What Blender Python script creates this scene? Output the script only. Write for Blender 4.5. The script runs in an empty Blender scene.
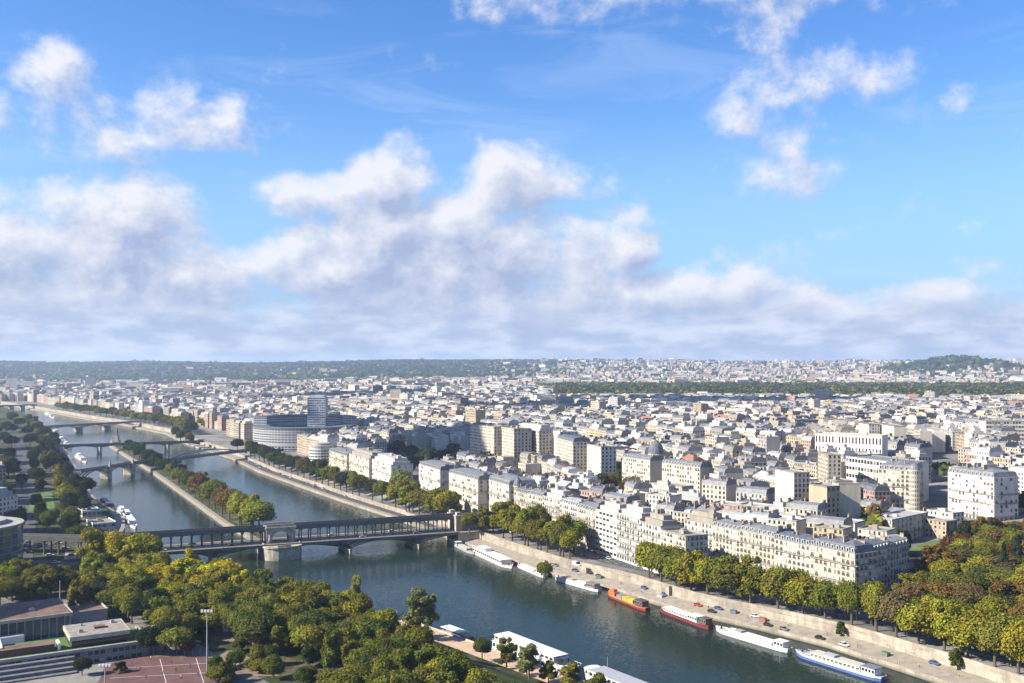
import bpy, math, random, bisect
import numpy as np
from mathutils import Vector, Matrix

S = bpy.context.scene
COL = S.collection
R = math.radians
EYE = 122.0            # eye height above the river, metres
F = 1000.0             # focal length in pixels of a 1024 px wide picture
HOR = 362.0            # picture row of the true horizon

# ------------------------------------------------------------------ camera
cd = bpy.data.cameras.new('camera')
cam = bpy.data.objects.new('camera', cd)
COL.objects.link(cam)
cam.location = (0, 0, EYE)
cam.rotation_euler = (R(90), 0, 0)
cd.sensor_width = 36.0
cd.lens = 36.0 * F / 1024.0
cd.shift_y = (HOR - 341.5) / 1024.0
cd.clip_start = 1.0
cd.clip_end = 60000.0
S.camera = cam

# ------------------------------------------------------------------ render / exposure
S.render.engine = 'CYCLES'
S.view_settings.view_transform = 'Standard'
S.view_settings.look = 'None'
S.view_settings.exposure = 1.28
S.view_settings.gamma = 1.0
cy = S.cycles
cy.max_bounces = 5
cy.diffuse_bounces = 2
cy.glossy_bounces = 2
cy.transmission_bounces = 2
cy.transparent_max_bounces = 6
cy.volume_bounces = 0
cy.use_adaptive_sampling = True
cy.adaptive_threshold = 0.02
cy.use_denoising = True
cy.caustics_reflective = False
cy.caustics_refractive = False

# ------------------------------------------------------------------ sun
SUN_EL = R(33)
SUN_AZ = R(-106)        # clockwise from +Y; the sun stands to the left, a little behind
sun_dir = Vector((math.sin(SUN_AZ) * math.cos(SUN_EL), math.cos(SUN_AZ) * math.cos(SUN_EL), math.sin(SUN_EL)))
sl = bpy.data.lights.new('sun', 'SUN')
sl.energy = 5.0
sl.angle = R(0.5)
sl.color = (1.0, 0.92, 0.79)
sun = bpy.data.objects.new('sun', sl)
COL.objects.link(sun)
sun.rotation_euler = sun_dir.to_track_quat('Z', 'Y').to_euler()
sun.location = (-300, 0, 400)

# ------------------------------------------------------------------ small node kit
class NT:
    def __init__(s, tree):
        s.t = tree; s.n = tree.nodes; s.l = tree.links
    def new(s, typ, **kw):
        n = s.n.new(typ)
        for k, v in kw.items():
            setattr(n, k, v)
        return n
    def put(s, sock, v):
        if isinstance(v, bpy.types.NodeSocket): s.l.new(v, sock)
        elif v is not None: sock.default_value = v
    def m(s, op, a, b=None, c=None, clamp=False):
        n = s.new('ShaderNodeMath', operation=op, use_clamp=clamp)
        s.put(n.inputs[0], a)
        if b is not None: s.put(n.inputs[1], b)
        if c is not None: s.put(n.inputs[2], c)
        return n.outputs[0]
    def vm(s, op, a, b=None, c=None, out=0):
        n = s.new('ShaderNodeVectorMath', operation=op)
        s.put(n.inputs[0], a)
        if b is not None: s.put(n.inputs[1], b)
        if c is not None: s.put(n.inputs[2], c)
        return n.outputs['Value'] if out == 'v' else n.outputs[0]
    def mr(s, v, a, b, c=0.0, d=1.0, smooth=True):
        n = s.new('ShaderNodeMapRange', interpolation_type='SMOOTHSTEP' if smooth else 'LINEAR')
        for i, x in enumerate((v, a, b, c, d)): s.put(n.inputs[i], x)
        return n.outputs[0]
    def noise(s, vec, scale, detail=4, rough=0.55, dim='3D', lac=2.0, dist=0.0):
        n = s.new('ShaderNodeTexNoise', noise_dimensions=dim)
        s.put(n.inputs['Vector'], vec)
        n.inputs['Scale'].default_value = scale
        n.inputs['Detail'].default_value = detail
        n.inputs['Roughness'].default_value = rough
        n.inputs['Lacunarity'].default_value = lac
        n.inputs['Distortion'].default_value = dist
        return n.outputs[0]
    def mix(s, f, a, b, blend='MIX'):
        n = s.new('ShaderNodeMix', data_type='RGBA', blend_type=blend)
        s.put(n.inputs[0], f)
        s.put(n.inputs[6], a if isinstance(a, bpy.types.NodeSocket) or len(a) == 4 else (*a, 1))
        s.put(n.inputs[7], b if isinstance(b, bpy.types.NodeSocket) or len(b) == 4 else (*b, 1))
        return n.outputs[2]
    def xyz(s, x=0.0, y=0.0, z=0.0):
        n = s.new('ShaderNodeCombineXYZ')
        s.put(n.inputs[0], x); s.put(n.inputs[1], y); s.put(n.inputs[2], z)
        return n.outputs[0]
    def sep(s, v):
        n = s.new('ShaderNodeSeparateXYZ'); s.put(n.inputs[0], v)
        return n.outputs

# ------------------------------------------------------------------ sky: Nishita air + procedural cumulus, in azimuth / elevation
W = bpy.data.worlds.new('World')
S.world = W
W.use_nodes = True
def build_sky():
    t = NT(W.node_tree)
    t.n.clear()
    out = t.new('ShaderNodeOutputWorld')
    bg = t.new('ShaderNodeBackground')
    bg.inputs[1].default_value = 0.077
    t.l.new(bg.outputs[0], out.inputs[0])
    sky = t.new('ShaderNodeTexSky', sky_type='NISHITA')
    sky.sun_disc = False
    sky.sun_elevation = SUN_EL
    sky.sun_rotation = SUN_AZ
    sky.altitude = 150
    sky.air_density = 1.0
    sky.dust_density = 0.4
    sky.ozone_density = 2.5
    hsv = t.new('ShaderNodeHueSaturation')
    hsv.inputs['Hue'].default_value = 0.512
    hsv.inputs['Saturation'].default_value = 1.30
    hsv.inputs['Value'].default_value = SKY_VALUE
    t.l.new(sky.outputs[0], hsv.inputs['Color'])
    d = t.sep(t.new('ShaderNodeTexCoord').outputs['Generated'])
    az = t.m('ARCTAN2', d[0], d[1])
    el = t.m('ARCSINE', d[2])
    base = t.xyz(az, el, 0.0)

    # cloud density as a group so that it can be sampled again nearer the sun
    g = bpy.data.node_groups.new('cloud_density', 'ShaderNodeTree')
    g.interface.new_socket('P', in_out='INPUT', socket_type='NodeSocketVector')
    g.interface.new_socket('D', in_out='OUTPUT', socket_type='NodeSocketFloat')
    k = NT(g)
    gi = k.new('NodeGroupInput'); go = k.new('NodeGroupOutput')
    p = gi.outputs[0]
    acc = None
    for (px, py, rx, ry, w) in CLOUDS:
        u = (px - 512) / F; a = math.atan(u); e = math.atan((HOR - py) / F / math.sqrt(1 + u * u))
        q = k.vm('MULTIPLY_ADD', p, (F / rx, F / ry, 0), (-a * F / rx, -e * F / ry, 0))
        r = k.vm('DOT_PRODUCT', q, q, out='v')
        b = k.m('MULTIPLY_ADD', r, -w, w)
        acc = b if acc is None else k.m('SMOOTH_MAX', acc, b, 0.25)
    sx = k.sep(p)
    # stratocumulus bank along the horizon, all the way round
    wavy = k.noise(k.xyz(sx[0], 0.0, 0.0), 3.0, 2, 0.5, '2D')
    top = k.m('MULTIPLY_ADD', wavy, 0.06, 0.035)
    bank = k.m('MULTIPLY', k.m('SUBTRACT', top, sx[1]), 16.0)
    bank = k.m('MINIMUM', bank, 0.9)
    acc = k.m('SMOOTH_MAX', acc, bank, 0.2)
    # scattered cumulus elsewhere in the sky
    sc = k.noise(k.vm('MULTIPLY', p, (1.0, 1.7, 0)), 3.1, 1, 0.5, '2D')
    away = k.mr(k.m('ABSOLUTE', sx[0]), 0.55, 0.8)
    sc = k.m('MULTIPLY', k.m('MULTIPLY_ADD', sc, 5.0, -3.3), away)
    acc = k.m('MAXIMUM', acc, k.m('ADD', sc, k.m('MULTIPLY_ADD', away, 1.2, -1.2)))
    acc = k.m('MAXIMUM', acc, -0.9)
    warp = k.vm('MULTIPLY', p, (1.0, 1.25, 1.0))
    n1 = k.noise(warp, 9.5, 7, 0.56, '2D', 2.1, 0.1)
    n1 = k.m('MULTIPLY_ADD', n1, 3.7, -1.85)
    n2 = k.noise(warp, 34.0, 5, 0.6, '2D', 2.0, 0.0)
    n1 = k.m('ADD', n1, k.m('MULTIPLY_ADD', n2, 1.0, -0.5))
    k.l.new(k.m('ADD', acc, n1), go.inputs[0])

    def dens(vec):
        n = t.new('ShaderNodeGroup', node_tree=g)
        t.put(n.inputs[0], vec)
        return n.outputs[0]
    D = dens(base)
    Ds = dens(t.vm('ADD', base, (-0.014, 0.020, 0)))
    alpha = t.mr(D, -0.35, 0.95)
    # lit tops, grey bases
    grad = t.m('SUBTRACT', D, Ds)
    lit = t.m('MULTIPLY_ADD', grad, 0.70, 0.50)
    thick = t.mr(D, 0.3, 1.6, 0.0, 0.34)
    lit = t.m('SUBTRACT', lit, thick)
    lit = t.m('ADD', lit, t.mr(el, 0.03, 0.24, 0.0, 0.10), clamp=True)
    shade = t.mix(lit, CLOUD_DARK, CLOUD_LIGHT)
    # far bank: paler, flatter
    low = t.mr(el, 0.005, 0.065, 1.0, 0.0)
    strat = t.noise(t.vm('MULTIPLY', base, (1.0, 3.2, 0)), 15.0, 6, 0.6, '2D')
    haze_col = t.mix(t.mr(strat, 0.35, 0.7), CLOUD_FAR_A, CLOUD_FAR_B)
    shade = t.mix(t.m('MULTIPLY', low, 0.8), shade, haze_col)
    # thin high veils
    veil = t.noise(t.vm('MULTIPLY', base, (1.0, 4.5, 0)), 4.5, 5, 0.6, '2D', 2.0, 0.6)
    veil = t.mr(veil, 0.5, 0.8, 0.0, 0.22)
    air = t.mix(t.mr(el, 0.04, 0.27, 0.85, 0.0), hsv.outputs[0], (1.75, 3.2, 5.1))
    skyc = t.mix(veil, air, CLOUD_VEIL)
    col = t.mix(alpha, skyc, shade)
    col = t.mix(t.mr(el, 0.02, 0.085, 0.9, 0.0), col, haze_col)
    t.l.new(col, bg.inputs[0])
    W.cycles.sampling_method = 'MANUAL'
    W.cycles.sample_map_resolution = 512
SKY_VALUE = 1.12
CLOUD_LIGHT = (4.75, 4.85, 5.3)
CLOUD_DARK = (2.2, 2.7, 3.95)
CLOUD_FAR_A = (2.55, 3.1, 4.35)
CLOUD_FAR_B = (3.9, 4.3, 5.3)
CLOUD_VEIL = (3.8, 4.6, 5.9)
# picture column, row, half width, half height (pixels), weight of each big cloud
CLOUDS = [
    (66, 88, 40, 40, .52), (92, 112, 44, 26, .52), (160, 102, 36, 28, .50), (120, 122, 120, 22, .25),
    (30, 240, 120, 52, 1.4), (130, 232, 90, 52, 1.4), (190, 272, 95, 40, 1.3), (5, 200, 40, 22, .9), (90, 300, 260, 42, 1.1),
    (330, 196, 70, 26, .9), (392, 178, 52, 46, 1.3), (430, 250, 130, 70, 1.5), (330, 280, 120, 50, 1.2),
    (535, 186, 78, 40, 1.3), (540, 250, 110, 60, 1.4), (628, 254, 40, 26, 1.7), (660, 292, 90, 30, 1.25),
    (500, 310, 330, 45, 1.2), (760, 305, 90, 26, 1.0), (930, 300, 60, 22, 1.1), (860, 322, 260, 36, 1.25), (700, 300, 90, 34, 1.1),
    (728, 128, 34, 27, .58), (784, 158, 58, 36, .72), (842, 92, 60, 28, .18),
    (590, 2, 90, 22, .30), (740, -6, 100, 24, .15),
]
build_sky()

# ------------------------------------------------------------------ geography (metres; x right, y away, z above the river)
RIGHT = [(-300, 300), (100, 240), (200, 240), (340, 180), (386, 157), (427, 134), (452, 114), (488, 80), (535, 52), (573, 20), (639, -18), (681, -40), (777, -94),
         (884, -158), (1099, -279), (1245, -349), (1470, -479), (1671, -578), (1937, -763), (2103, -896), (2596, -1262), (2900, -1500)]
LEFT = [(-300, 420), (100, 260), (200, 172), (310, 82), (361, 38), (424, -14), (459, -44), (500, -110), (545, -190), (594, -241), (726, -281), (772, -299), (884, -369),
        (1109, -481), (1470, -661), (1794, -829), (2302, -1121), (2596, -1329), (2900, -1525)]
def lerp(tab, y):
    i = min(max(bisect.bisect_right([t[0] for t in tab], y), 1), len(tab) - 1)
    (y0, x0), (y1, x1) = tab[i - 1], tab[i]
    return x0 + (x1 - x0) * (y - y0) / (y1 - y0)
def ss(a, b, v):
    t = min(max((v - a) / (b - a), 0.0), 1.0)
    return t * t * (3 - 2 * t)
def at(px, py, z=0.0):
    """the point at height z seen at a pixel of the photograph"""
    Y = (EYE - z) * F / (py - HOR)
    return ((px - 512) * Y / F, Y)
def pix(x, y, z):
    return (512 + F * x / y, HOR + F * (EYE - z) / y)
def hills(x, y):
    u = x / max(y, 1)
    h = 0.0
    ridge = 103 + 8 * math.sin(u * 9 + 1.0) + 5 * math.sin(u * 31)
    left = ss(0.12, -0.10, u)
    h = left * ridge * ss(5600, 8600, y) + (1 - left) * (96 + 6 * math.sin(u * 17)) * ss(4200, 9500, y)
    h += (1 - left) * 26 * ss(8000, 12500, y)
    h -= 90 * ss(13000, 15500, y)
    dx, dy = (x - 2670) / 300, (y - 6000) / 520
    h += 74 * math.exp(-dx * dx - dy * dy) + 24 * math.exp(-((x - 2900) / 620) ** 2 - dy * dy)
    return h
def terrain(x, y):
    h = 8.5
    if y > 2900:
        side = 1
    else:
        side = 1 if x > 0.5 * (lerp(LEFT, y) + lerp(RIGHT, y)) else -1
    if side > 0:
        d = x - lerp(RIGHT, min(y, 2900))
        rise = ss(50, 470 + 330 * ss(0.14, 0.34, x / max(y, 1)), d) * ss(-0.32, -0.05, x / max(y, 1))
        h += 21 * rise * (1 - 0.3 * ss(1800, 3200, y))
    if y > 3500:
        h += hills(x, y)
    return h

# ------------------------------------------------------------------ objects
def link(o, parent=None):
    COL.objects.link(o)
    if parent is not None: o.parent = parent
    return o
def tag(o, label=None, cat=None, group=None, kind=None):
    if label: o['label'] = label
    if cat: o['category'] = cat
    if group: o['group'] = group
    if kind: o['kind'] = kind
    return o
def empty(name, loc, rz=0.0, sc=None):
    o = bpy.data.objects.new(name, None)
    o.empty_display_size = 1
    o.location = loc; o.rotation_euler = (0, 0, rz)
    if sc: o.scale = sc
    return link(o)
def inst(name, me, parent=None, loc=(0, 0, 0), rz=0.0, sc=None, col=None):
    o = bpy.data.objects.new(name, me)
    o.location = loc; o.rotation_euler = (0, 0, rz)
    if sc is not None: o.scale = sc if isinstance(sc, tuple) else (sc, sc, sc)
    if col: o.color = (*col, 1)
    return link(o, parent)

class MB:
    """collects faces with a material slot, uv (bays, floors) and a colour each; build() links them as ONE mesh"""
    def __init__(s):
        s.v = []; s.f = []; s.m = []; s.uv = []; s.c = []; s.col = (1, 1, 1); s.T = None
    def _p(s, p):
        if s.T is None: return tuple(p)
        x0, y0, z0, c, sn = s.T
        return (x0 + p[0] * c - p[1] * sn, y0 + p[0] * sn + p[1] * c, z0 + p[2])
    def at(s, x, y, z, rz=0.0):
        s.T = (x, y, z, math.cos(rz), math.sin(rz)); return s
    def face(s, pts, m=0, uv=None, col=None):
        b = len(s.v)
        s.v.extend(s._p(p) for p in pts)
        n = len(pts)
        s.f.append(tuple(range(b, b + n))); s.m.append(m)
        s.uv.append(uv if uv else [(0.5, 0.02)] * n)
        s.c.append(col or s.col)
    def wall(s, a, b, z0, z1, m=0, bay=2.7, floor=3.1, zb=None, col=None):
        L = math.hypot(b[0] - a[0], b[1] - a[1])
        n = max(1, round(L / bay)); zb = z0 if zb is None else zb
        k = max(1, round((z1 - zb) / floor)); q = (z1 - zb) / k
        v0 = (z0 - zb) / q
        s.face([(a[0], a[1], z0), (b[0], b[1], z0), (b[0], b[1], z1), (a[0], a[1], z1)], m, [(0, v0), (n, v0), (n, k), (0, k)], col)
    def prism(s, poly, z0, z1, m=0, mt=None, bay=2.7, floor=3.1, bottom=False, col=None, ct=None, sides=True):
        n = len(poly)
        if sides:
            for i in range(n): s.wall(poly[i], poly[(i + 1) % n], z0, z1, m if isinstance(m, int) else m[i], bay, floor, None, col)
        mt = (m if isinstance(m, int) else m[0]) if mt is None else mt
        s.face([(p[0], p[1], z1) for p in poly], mt, None, ct or col)
        if bottom: s.face([(p[0], p[1], z0) for p in reversed(poly)], mt, None, col)
    def box(s, x0, x1, y0, y1, z0, z1, m=0, bottom=False, mt=None, col=None, **k):
        s.prism([(x0, y0), (x1, y0), (x1, y1), (x0, y1)], z0, z1, m, mt, bottom=bottom, col=col, **k)
    def beam(s, a, b, w, h, m=0, col=None):
        """a bar from a to b, w wide and h high"""
        a = Vector(a); b = Vector(b); d = b - a
        if d.length < 1e-6: return
        u = d.cross(Vector((0, 0, 1)))
        if u.length < 1e-4: u = Vector((1, 0, 0))
        u.normalize(); n = u.cross(d).normalized()
        u *= w / 2; n *= h / 2
        A = [a - u - n, a + u - n, a + u + n, a - u + n]; B = [p + d for p in A]
        for i in range(4):
            j = (i + 1) % 4
            s.face([A[i], A[j], B[j], B[i]], m, None, col)
        s.face(A[::-1], m, None, col); s.face(B, m, None, col)
    def tube(s, prof, n=12, m=0, cx=0, cy=0, col=None, cap=True, uv=False):
        """lathe: prof = [(r, z), ...] bottom to top"""
        for i in range(len(prof) - 1):
            (r0, z0), (r1, z1) = prof[i], prof[i + 1]
            for k in range(n):
                a0, a1 = 2 * math.pi * k / n, 2 * math.pi * (k + 1) / n
                q = [(cx + r0 * math.cos(a0), cy + r0 * math.sin(a0), z0), (cx + r0 * math.cos(a1), cy + r0 * math.sin(a1), z0),
                     (cx + r1 * math.cos(a1), cy + r1 * math.sin(a1), z1), (cx + r1 * math.cos(a0), cy + r1 * math.sin(a0), z1)]
                s.face(q, m, [(k, 0), (k + 1, 0), (k + 1, 1), (k, 1)] if uv else None, col)
        if cap:
            r, z = prof[-1]
            if r > 0.01: s.face([(cx + r * math.cos(2 * math.pi * k / n), cy + r * math.sin(2 * math.pi * k / n), z) for k in range(n)], m, None, col)
    def mesh(s, name, mats, smooth=False, color=False):
        me = bpy.data.meshes.new(name)
        me.from_pydata(s.v, [], s.f)
        for x in mats: me.materials.append(x)
        me.polygons.foreach_set('material_index', s.m)
        if smooth: me.polygons.foreach_set('use_smooth', [True] * len(s.f))
        uv = me.uv_layers.new(name='UVMap')
        uv.data.foreach_set('uv', np.array([c for f in s.uv for p in f for c in p], dtype=np.float32))
        if color:
            at_ = me.color_attributes.new('Col', 'FLOAT_COLOR', 'CORNER')
            buf = []
            for f, c in zip(s.f, s.c): buf.extend((c[0], c[1], c[2], 1.0) * len(f))
            at_.data.foreach_set('color', np.array(buf, dtype=np.float32))
        me.update()
        return me
    def build(s, name, mats, parent=None, loc=(0, 0, 0), rz=0.0, color=False, col=None, smooth=False):
        return inst(name, s.mesh(name, mats, smooth, color), parent, loc, rz, None, col)

# ------------------------------------------------------------------ materials
MATS = {}
def mat(name, fn):
    m = bpy.data.materials.new(name)
    m.use_nodes = True
    t = NT(m.node_tree); t.n.clear()
    out = t.new('ShaderNodeOutputMaterial')
    b = t.new('ShaderNodeBsdfPrincipled')
    t.l.new(b.outputs[0], out.inputs[0])
    fn(t, b, out)
    MATS[name] = m
    return m
def geo_pos(t): return t.new('ShaderNodeNewGeometry').outputs['Position']
def obj_col(t): return t.new('ShaderNodeObjectInfo').outputs['Color']
def vert_col(t): return t.new('ShaderNodeAttribute', attribute_name='Col').outputs['Color']
def scale_col(t, c, f):
    n = t.new('ShaderNodeMix', data_type='RGBA', blend_type='MULTIPLY')
    n.inputs[0].default_value = 1.0
    t.put(n.inputs[6], c)
    g = t.new('ShaderNodeCombineColor')
    for i in range(3): t.put(g.inputs[i], f)
    t.l.new(g.outputs[0], n.inputs[7])
    return n.outputs[2]
def plain(name, rgb, rough=0.7, var=0.25, scale=0.4, metal=0.0, spec=0.4, detail=4):
    def fn(t, b, o):
        p = geo_pos(t)
        f = t.mr(t.noise(p, scale, detail, 0.6), 0.3, 0.7, 1 - var, 1 + var * 0.6, False)
        c = t.new('ShaderNodeRGB'); c.outputs[0].default_value = (*rgb, 1)
        t.l.new(scale_col(t, c.outputs[0], f), b.inputs['Base Color'])
        b.inputs['Roughness'].default_value = rough
        b.inputs['Metallic'].default_value = metal
        b.inputs['Specular IOR Level'].default_value = spec
    return mat(name, fn)
def tinted(name, src, rough=0.7, var=0.2, scale=0.5, spec=0.3, streak=False, bump=0.0):
    """takes its colour from the object (or the face colour of a mass)"""
    def fn(t, b, o):
        p = geo_pos(t)
        q = t.vm('MULTIPLY', p, (1, 1, 0.25)) if streak else p
        n = t.noise(q, scale, 5, 0.6)
        f = t.mr(n, 0.3, 0.7, 1 - var, 1 + var * 0.5, False)
        t.l.new(scale_col(t, src(t), f), b.inputs['Base Color'])
        b.inputs['Roughness'].default_value = rough
        b.inputs['Specular IOR Level'].default_value = spec
        if bump:
            bn = t.new('ShaderNodeBump'); bn.inputs['Strength'].default_value = bump; bn.inputs['Distance'].default_value = 0.3
            t.l.new(n, bn.inputs['Height']); t.l.new(bn.outputs[0], b.inputs['Normal'])
    return mat(name, fn)
def facade(name, src, glass_dark=1.0, wide=False):
    """rows of windows with sills, floor bands and railings; uv counts bays and floors"""
    def fn(t, b, o):
        uv = t.sep(t.new('ShaderNodeTexCoord').outputs['UV'])
        u, v = uv[0], uv[1]
        fu, fv = t.m('FRACT', u), t.m('FRACT', v)
        cell = t.xyz(t.m('FLOOR', u), t.m('FLOOR', v), t.new('ShaderNodeObjectInfo').outputs['Random'])
        wn = t.new('ShaderNodeTexWhiteNoise', noise_dimensions='3D'); t.l.new(cell, wn.inputs[0])
        rnd = wn.outputs['Value']
        hw = 0.40 if wide else 0.23
        top = t.m('MULTIPLY_ADD', rnd, 0.06, 0.74)
        inx = t.m('LESS_THAN', t.m('ABSOLUTE', t.m('SUBTRACT', fu, 0.5)), hw)
        iny = t.m('MULTIPLY', t.m('GREATER_THAN', fv, 0.30 if wide else 0.16), t.m('LESS_THAN', fv, top))
        win = t.m('MULTIPLY', inx, iny)
        band = t.m('LESS_THAN', fv, 0.07)
        p = geo_pos(t)
        n = t.noise(t.vm('MULTIPLY', p, (1, 1, 0.3)), 0.35, 5, 0.65)
        f = t.mr(n, 0.3, 0.7, 0.80, 1.08, False)
        wallc = scale_col(t, src(t), f)
        wallc = t.mix(t.m('MULTIPLY', band, 0.35), wallc, (0.12, 0.115, 0.11))
        gl = t.mix(t.m('GREATER_THAN', rnd, 0.72), (0.025, 0.03, 0.036), (0.15, 0.145, 0.13))
        gl = t.mix(t.m('GREATER_THAN', rnd, 0.9), gl, (0.34, 0.32, 0.29))
        t.l.new(t.mix(win, wallc, gl), b.inputs['Base Color'])
        t.l.new(t.m('MULTIPLY_ADD', win, -0.6, 0.8), b.inputs['Roughness'])
        b.inputs['Specular IOR Level'].default_value = 0.35
        bn = t.new('ShaderNodeBump'); bn.inputs['Strength'].default_value = 1.0; bn.inputs['Distance'].default_value = 0.3; bn.invert = True
        t.l.new(win, bn.inputs['Height']); t.l.new(bn.outputs[0], b.inputs['Normal'])
    return mat(name, fn)
def roof_mat(name, src, seam=1.0):
    def fn(t, b, o):
        p = geo_pos(t)
        n = t.noise(p, 0.35, 5, 0.65)
        n2 = t.noise(p, 1.7, 2, 0.5)
        f = t.m('MULTIPLY', t.mr(n, 0.3, 0.7, 0.6, 1.2, False), t.mr(n2, 0.3, 0.7, 0.8, 1.15, False))
        t.l.new(scale_col(t, src(t), f), b.inputs['Base Color'])
        b.inputs['Roughness'].default_value = 0.6
        b.inputs['Specular IOR Level'].default_value = 0.25
    return mat(name, fn)
facade('stone_facade', obj_col)
facade('mass_facade', vert_col)
facade('modern_facade', obj_col, wide=True)
tinted('stone_plain', obj_col, 0.8, 0.22, 0.3, streak=True)
tinted('mass_plain', vert_col, 0.8, 0.22, 0.3, streak=True)
roof_mat('roof_tint', obj_col)
roof_mat('mass_roof', vert_col)
tinted('paint', obj_col, 0.45, 0.12, 0.8, spec=0.5)
plain('terracotta', (0.25, 0.115, 0.065), 0.8, 0.35, 1.5)
plain('chimney_render', (0.30, 0.25, 0.19), 0.85, 0.35, 0.8)
plain('zinc', (0.24, 0.26, 0.29), 0.5, 0.35, 0.5)
plain('slate', (0.085, 0.092, 0.11), 0.6, 0.35, 0.6)
plain('glass_dark', (0.02, 0.025, 0.03), 0.08, 0.3, 0.15, spec=0.7)
plain('glass_green', (0.035, 0.075, 0.08), 0.08, 0.35, 0.1, spec=0.7)
plain('white_frame', (0.52, 0.51, 0.48), 0.6, 0.08)
plain('limestone', (0.36, 0.325, 0.265), 0.85, 0.25, 0.5)
plain('iron_railing', (0.06, 0.062, 0.065), 0.5, 0.2)
plain('bridge_steel', (0.085, 0.088, 0.088), 0.55, 0.3, 0.7)
plain('bridge_stone', (0.33, 0.295, 0.235), 0.9, 0.45, 0.28, detail=7)
plain('island_stone', (0.19, 0.17, 0.135), 0.9, 0.4, 0.4)
plain('dark_steps', (0.13, 0.13, 0.135), 0.85, 0.35, 0.5)
plain('asphalt', (0.06, 0.06, 0.062), 0.85, 0.3, 0.25)
plain('pavement', (0.235, 0.205, 0.165), 0.9, 0.25, 0.3)
plain('dirt', (0.19, 0.145, 0.105), 0.95, 0.35, 0.3)
plain('gravel_path', (0.42, 0.30, 0.20), 0.95, 0.25, 0.5)
plain('concrete', (0.29, 0.275, 0.25), 0.85, 0.3, 0.4)
plain('roof_gravel', (0.24, 0.215, 0.185), 0.95, 0.4, 0.5)
plain('roof_rust', (0.15, 0.09, 0.066), 0.95, 0.5, 0.25)
plain('sport_red', (0.105, 0.052, 0.046), 0.9, 0.35, 0.25)
plain('white_paint', (0.66, 0.66, 0.64), 0.4, 0.08, 0.5)
plain('boat_dark', (0.025, 0.025, 0.03), 0.5, 0.2)
plain('boat_deck', (0.34, 0.33, 0.31), 0.8, 0.35, 1.2)
plain('wood_deck', (0.24, 0.16, 0.10), 0.8, 0.3, 1.0)
plain('rubber', (0.02, 0.02, 0.02), 0.8, 0.1)
plain('bark', (0.10, 0.08, 0.06), 0.95, 0.4, 3.0)
plain('grass_green', (0.075, 0.13, 0.022), 0.95, 0.35, 0.3)
plain('bronze_green', (0.10, 0.135, 0.135), 0.7, 0.3, 1.0)
plain('steel_grey', (0.30, 0.31, 0.32), 0.4, 0.1)

def mk_quay(t, b, o):
    p = geo_pos(t)
    br = t.new('ShaderNodeTexBrick')
    s = t.sep(p)
    along = t.m('ADD', t.m('MULTIPLY', s[0], 0.5), t.m('MULTIPLY', s[1], 0.87))
    t.l.new(t.xyz(along, s[2], 0.0), br.inputs['Vector'])
    br.inputs['Color1'].default_value = (0.36, 0.31, 0.245, 1); br.inputs['Color2'].default_value = (0.27, 0.235, 0.185, 1)
    br.inputs['Mortar'].default_value = (0.2, 0.18, 0.15, 1)
    br.inputs['Scale'].default_value = 1.0; br.inputs['Brick Width'].default_value = 2.4; br.inputs['Row Height'].default_value = 0.9; br.inputs['Mortar Size'].default_value = 0.04
    f = t.m('MULTIPLY', t.mr(t.noise(t.vm('MULTIPLY', p, (1, 1, .35)), 0.22, 6, 0.72), 0.3, 0.7, 0.55, 1.2, False), t.mr(t.noise(p, 0.035, 3, 0.6), 0.35, 0.65, 0.78, 1.12, False))
    c = scale_col(t, br.outputs[0], f)
    damp = t.mr(s[2], 0.1, 1.4, 0.75, 0.0)
    t.l.new(t.mix(damp, c, (0.06, 0.062, 0.045)), b.inputs['Base Color'])
    b.inputs['Roughness'].default_value = 0.9
mat('quay_stone', mk_quay)

def mk_ground(t, b, o):
    p = geo_pos(t)
    s = t.sep(p)
    n = t.noise(p, 0.02, 6, 0.62)
    c = t.mix(t.mr(n, 0.42, 0.60), (0.13, 0.125, 0.115), (0.21, 0.20, 0.18))
    n2 = t.noise(p, 0.35, 4, 0.6)
    c = scale_col(t, c, t.mr(n2, 0.3, 0.7, 0.8, 1.15, False))
    # far hills: woods broken by pale suburbs
    far = t.mr(s[1], 3900, 4800)
    wood = t.noise(p, 0.004, 7, 0.62)
    wc = t.mix(t.mr(wood, 0.40, 0.62), (0.035, 0.05, 0.025), (0.07, 0.085, 0.042))
    wc = t.mix(t.mr(t.noise(p, 0.02, 5, 0.7), 0.66, 0.76), wc, (0.13, 0.125, 0.11))
    t.l.new(t.mix(far, c, wc), b.inputs['Base Color'])
    b.inputs['Roughness'].default_value = 0.95
    b.inputs['Specular IOR Level'].default_value = 0.1
mat('ground_mix', mk_ground)

def mk_earth(t, b, o):
    p = geo_pos(t)
    n = t.noise(p, 0.06, 6, 0.65)
    c = t.mix(t.mr(n, 0.48, 0.64), (0.035, 0.048, 0.016), (0.12, 0.095, 0.065))
    c = scale_col(t, c, t.mr(t.noise(p, 0.5, 4, 0.6), 0.3, 0.7, 0.7, 1.2, False))
    t.l.new(c, b.inputs['Base Color'])
    b.inputs['Roughness'].default_value = 0.95
    b.inputs['Specular IOR Level'].default_value = 0.1
mat('park_earth', mk_earth)

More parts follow.
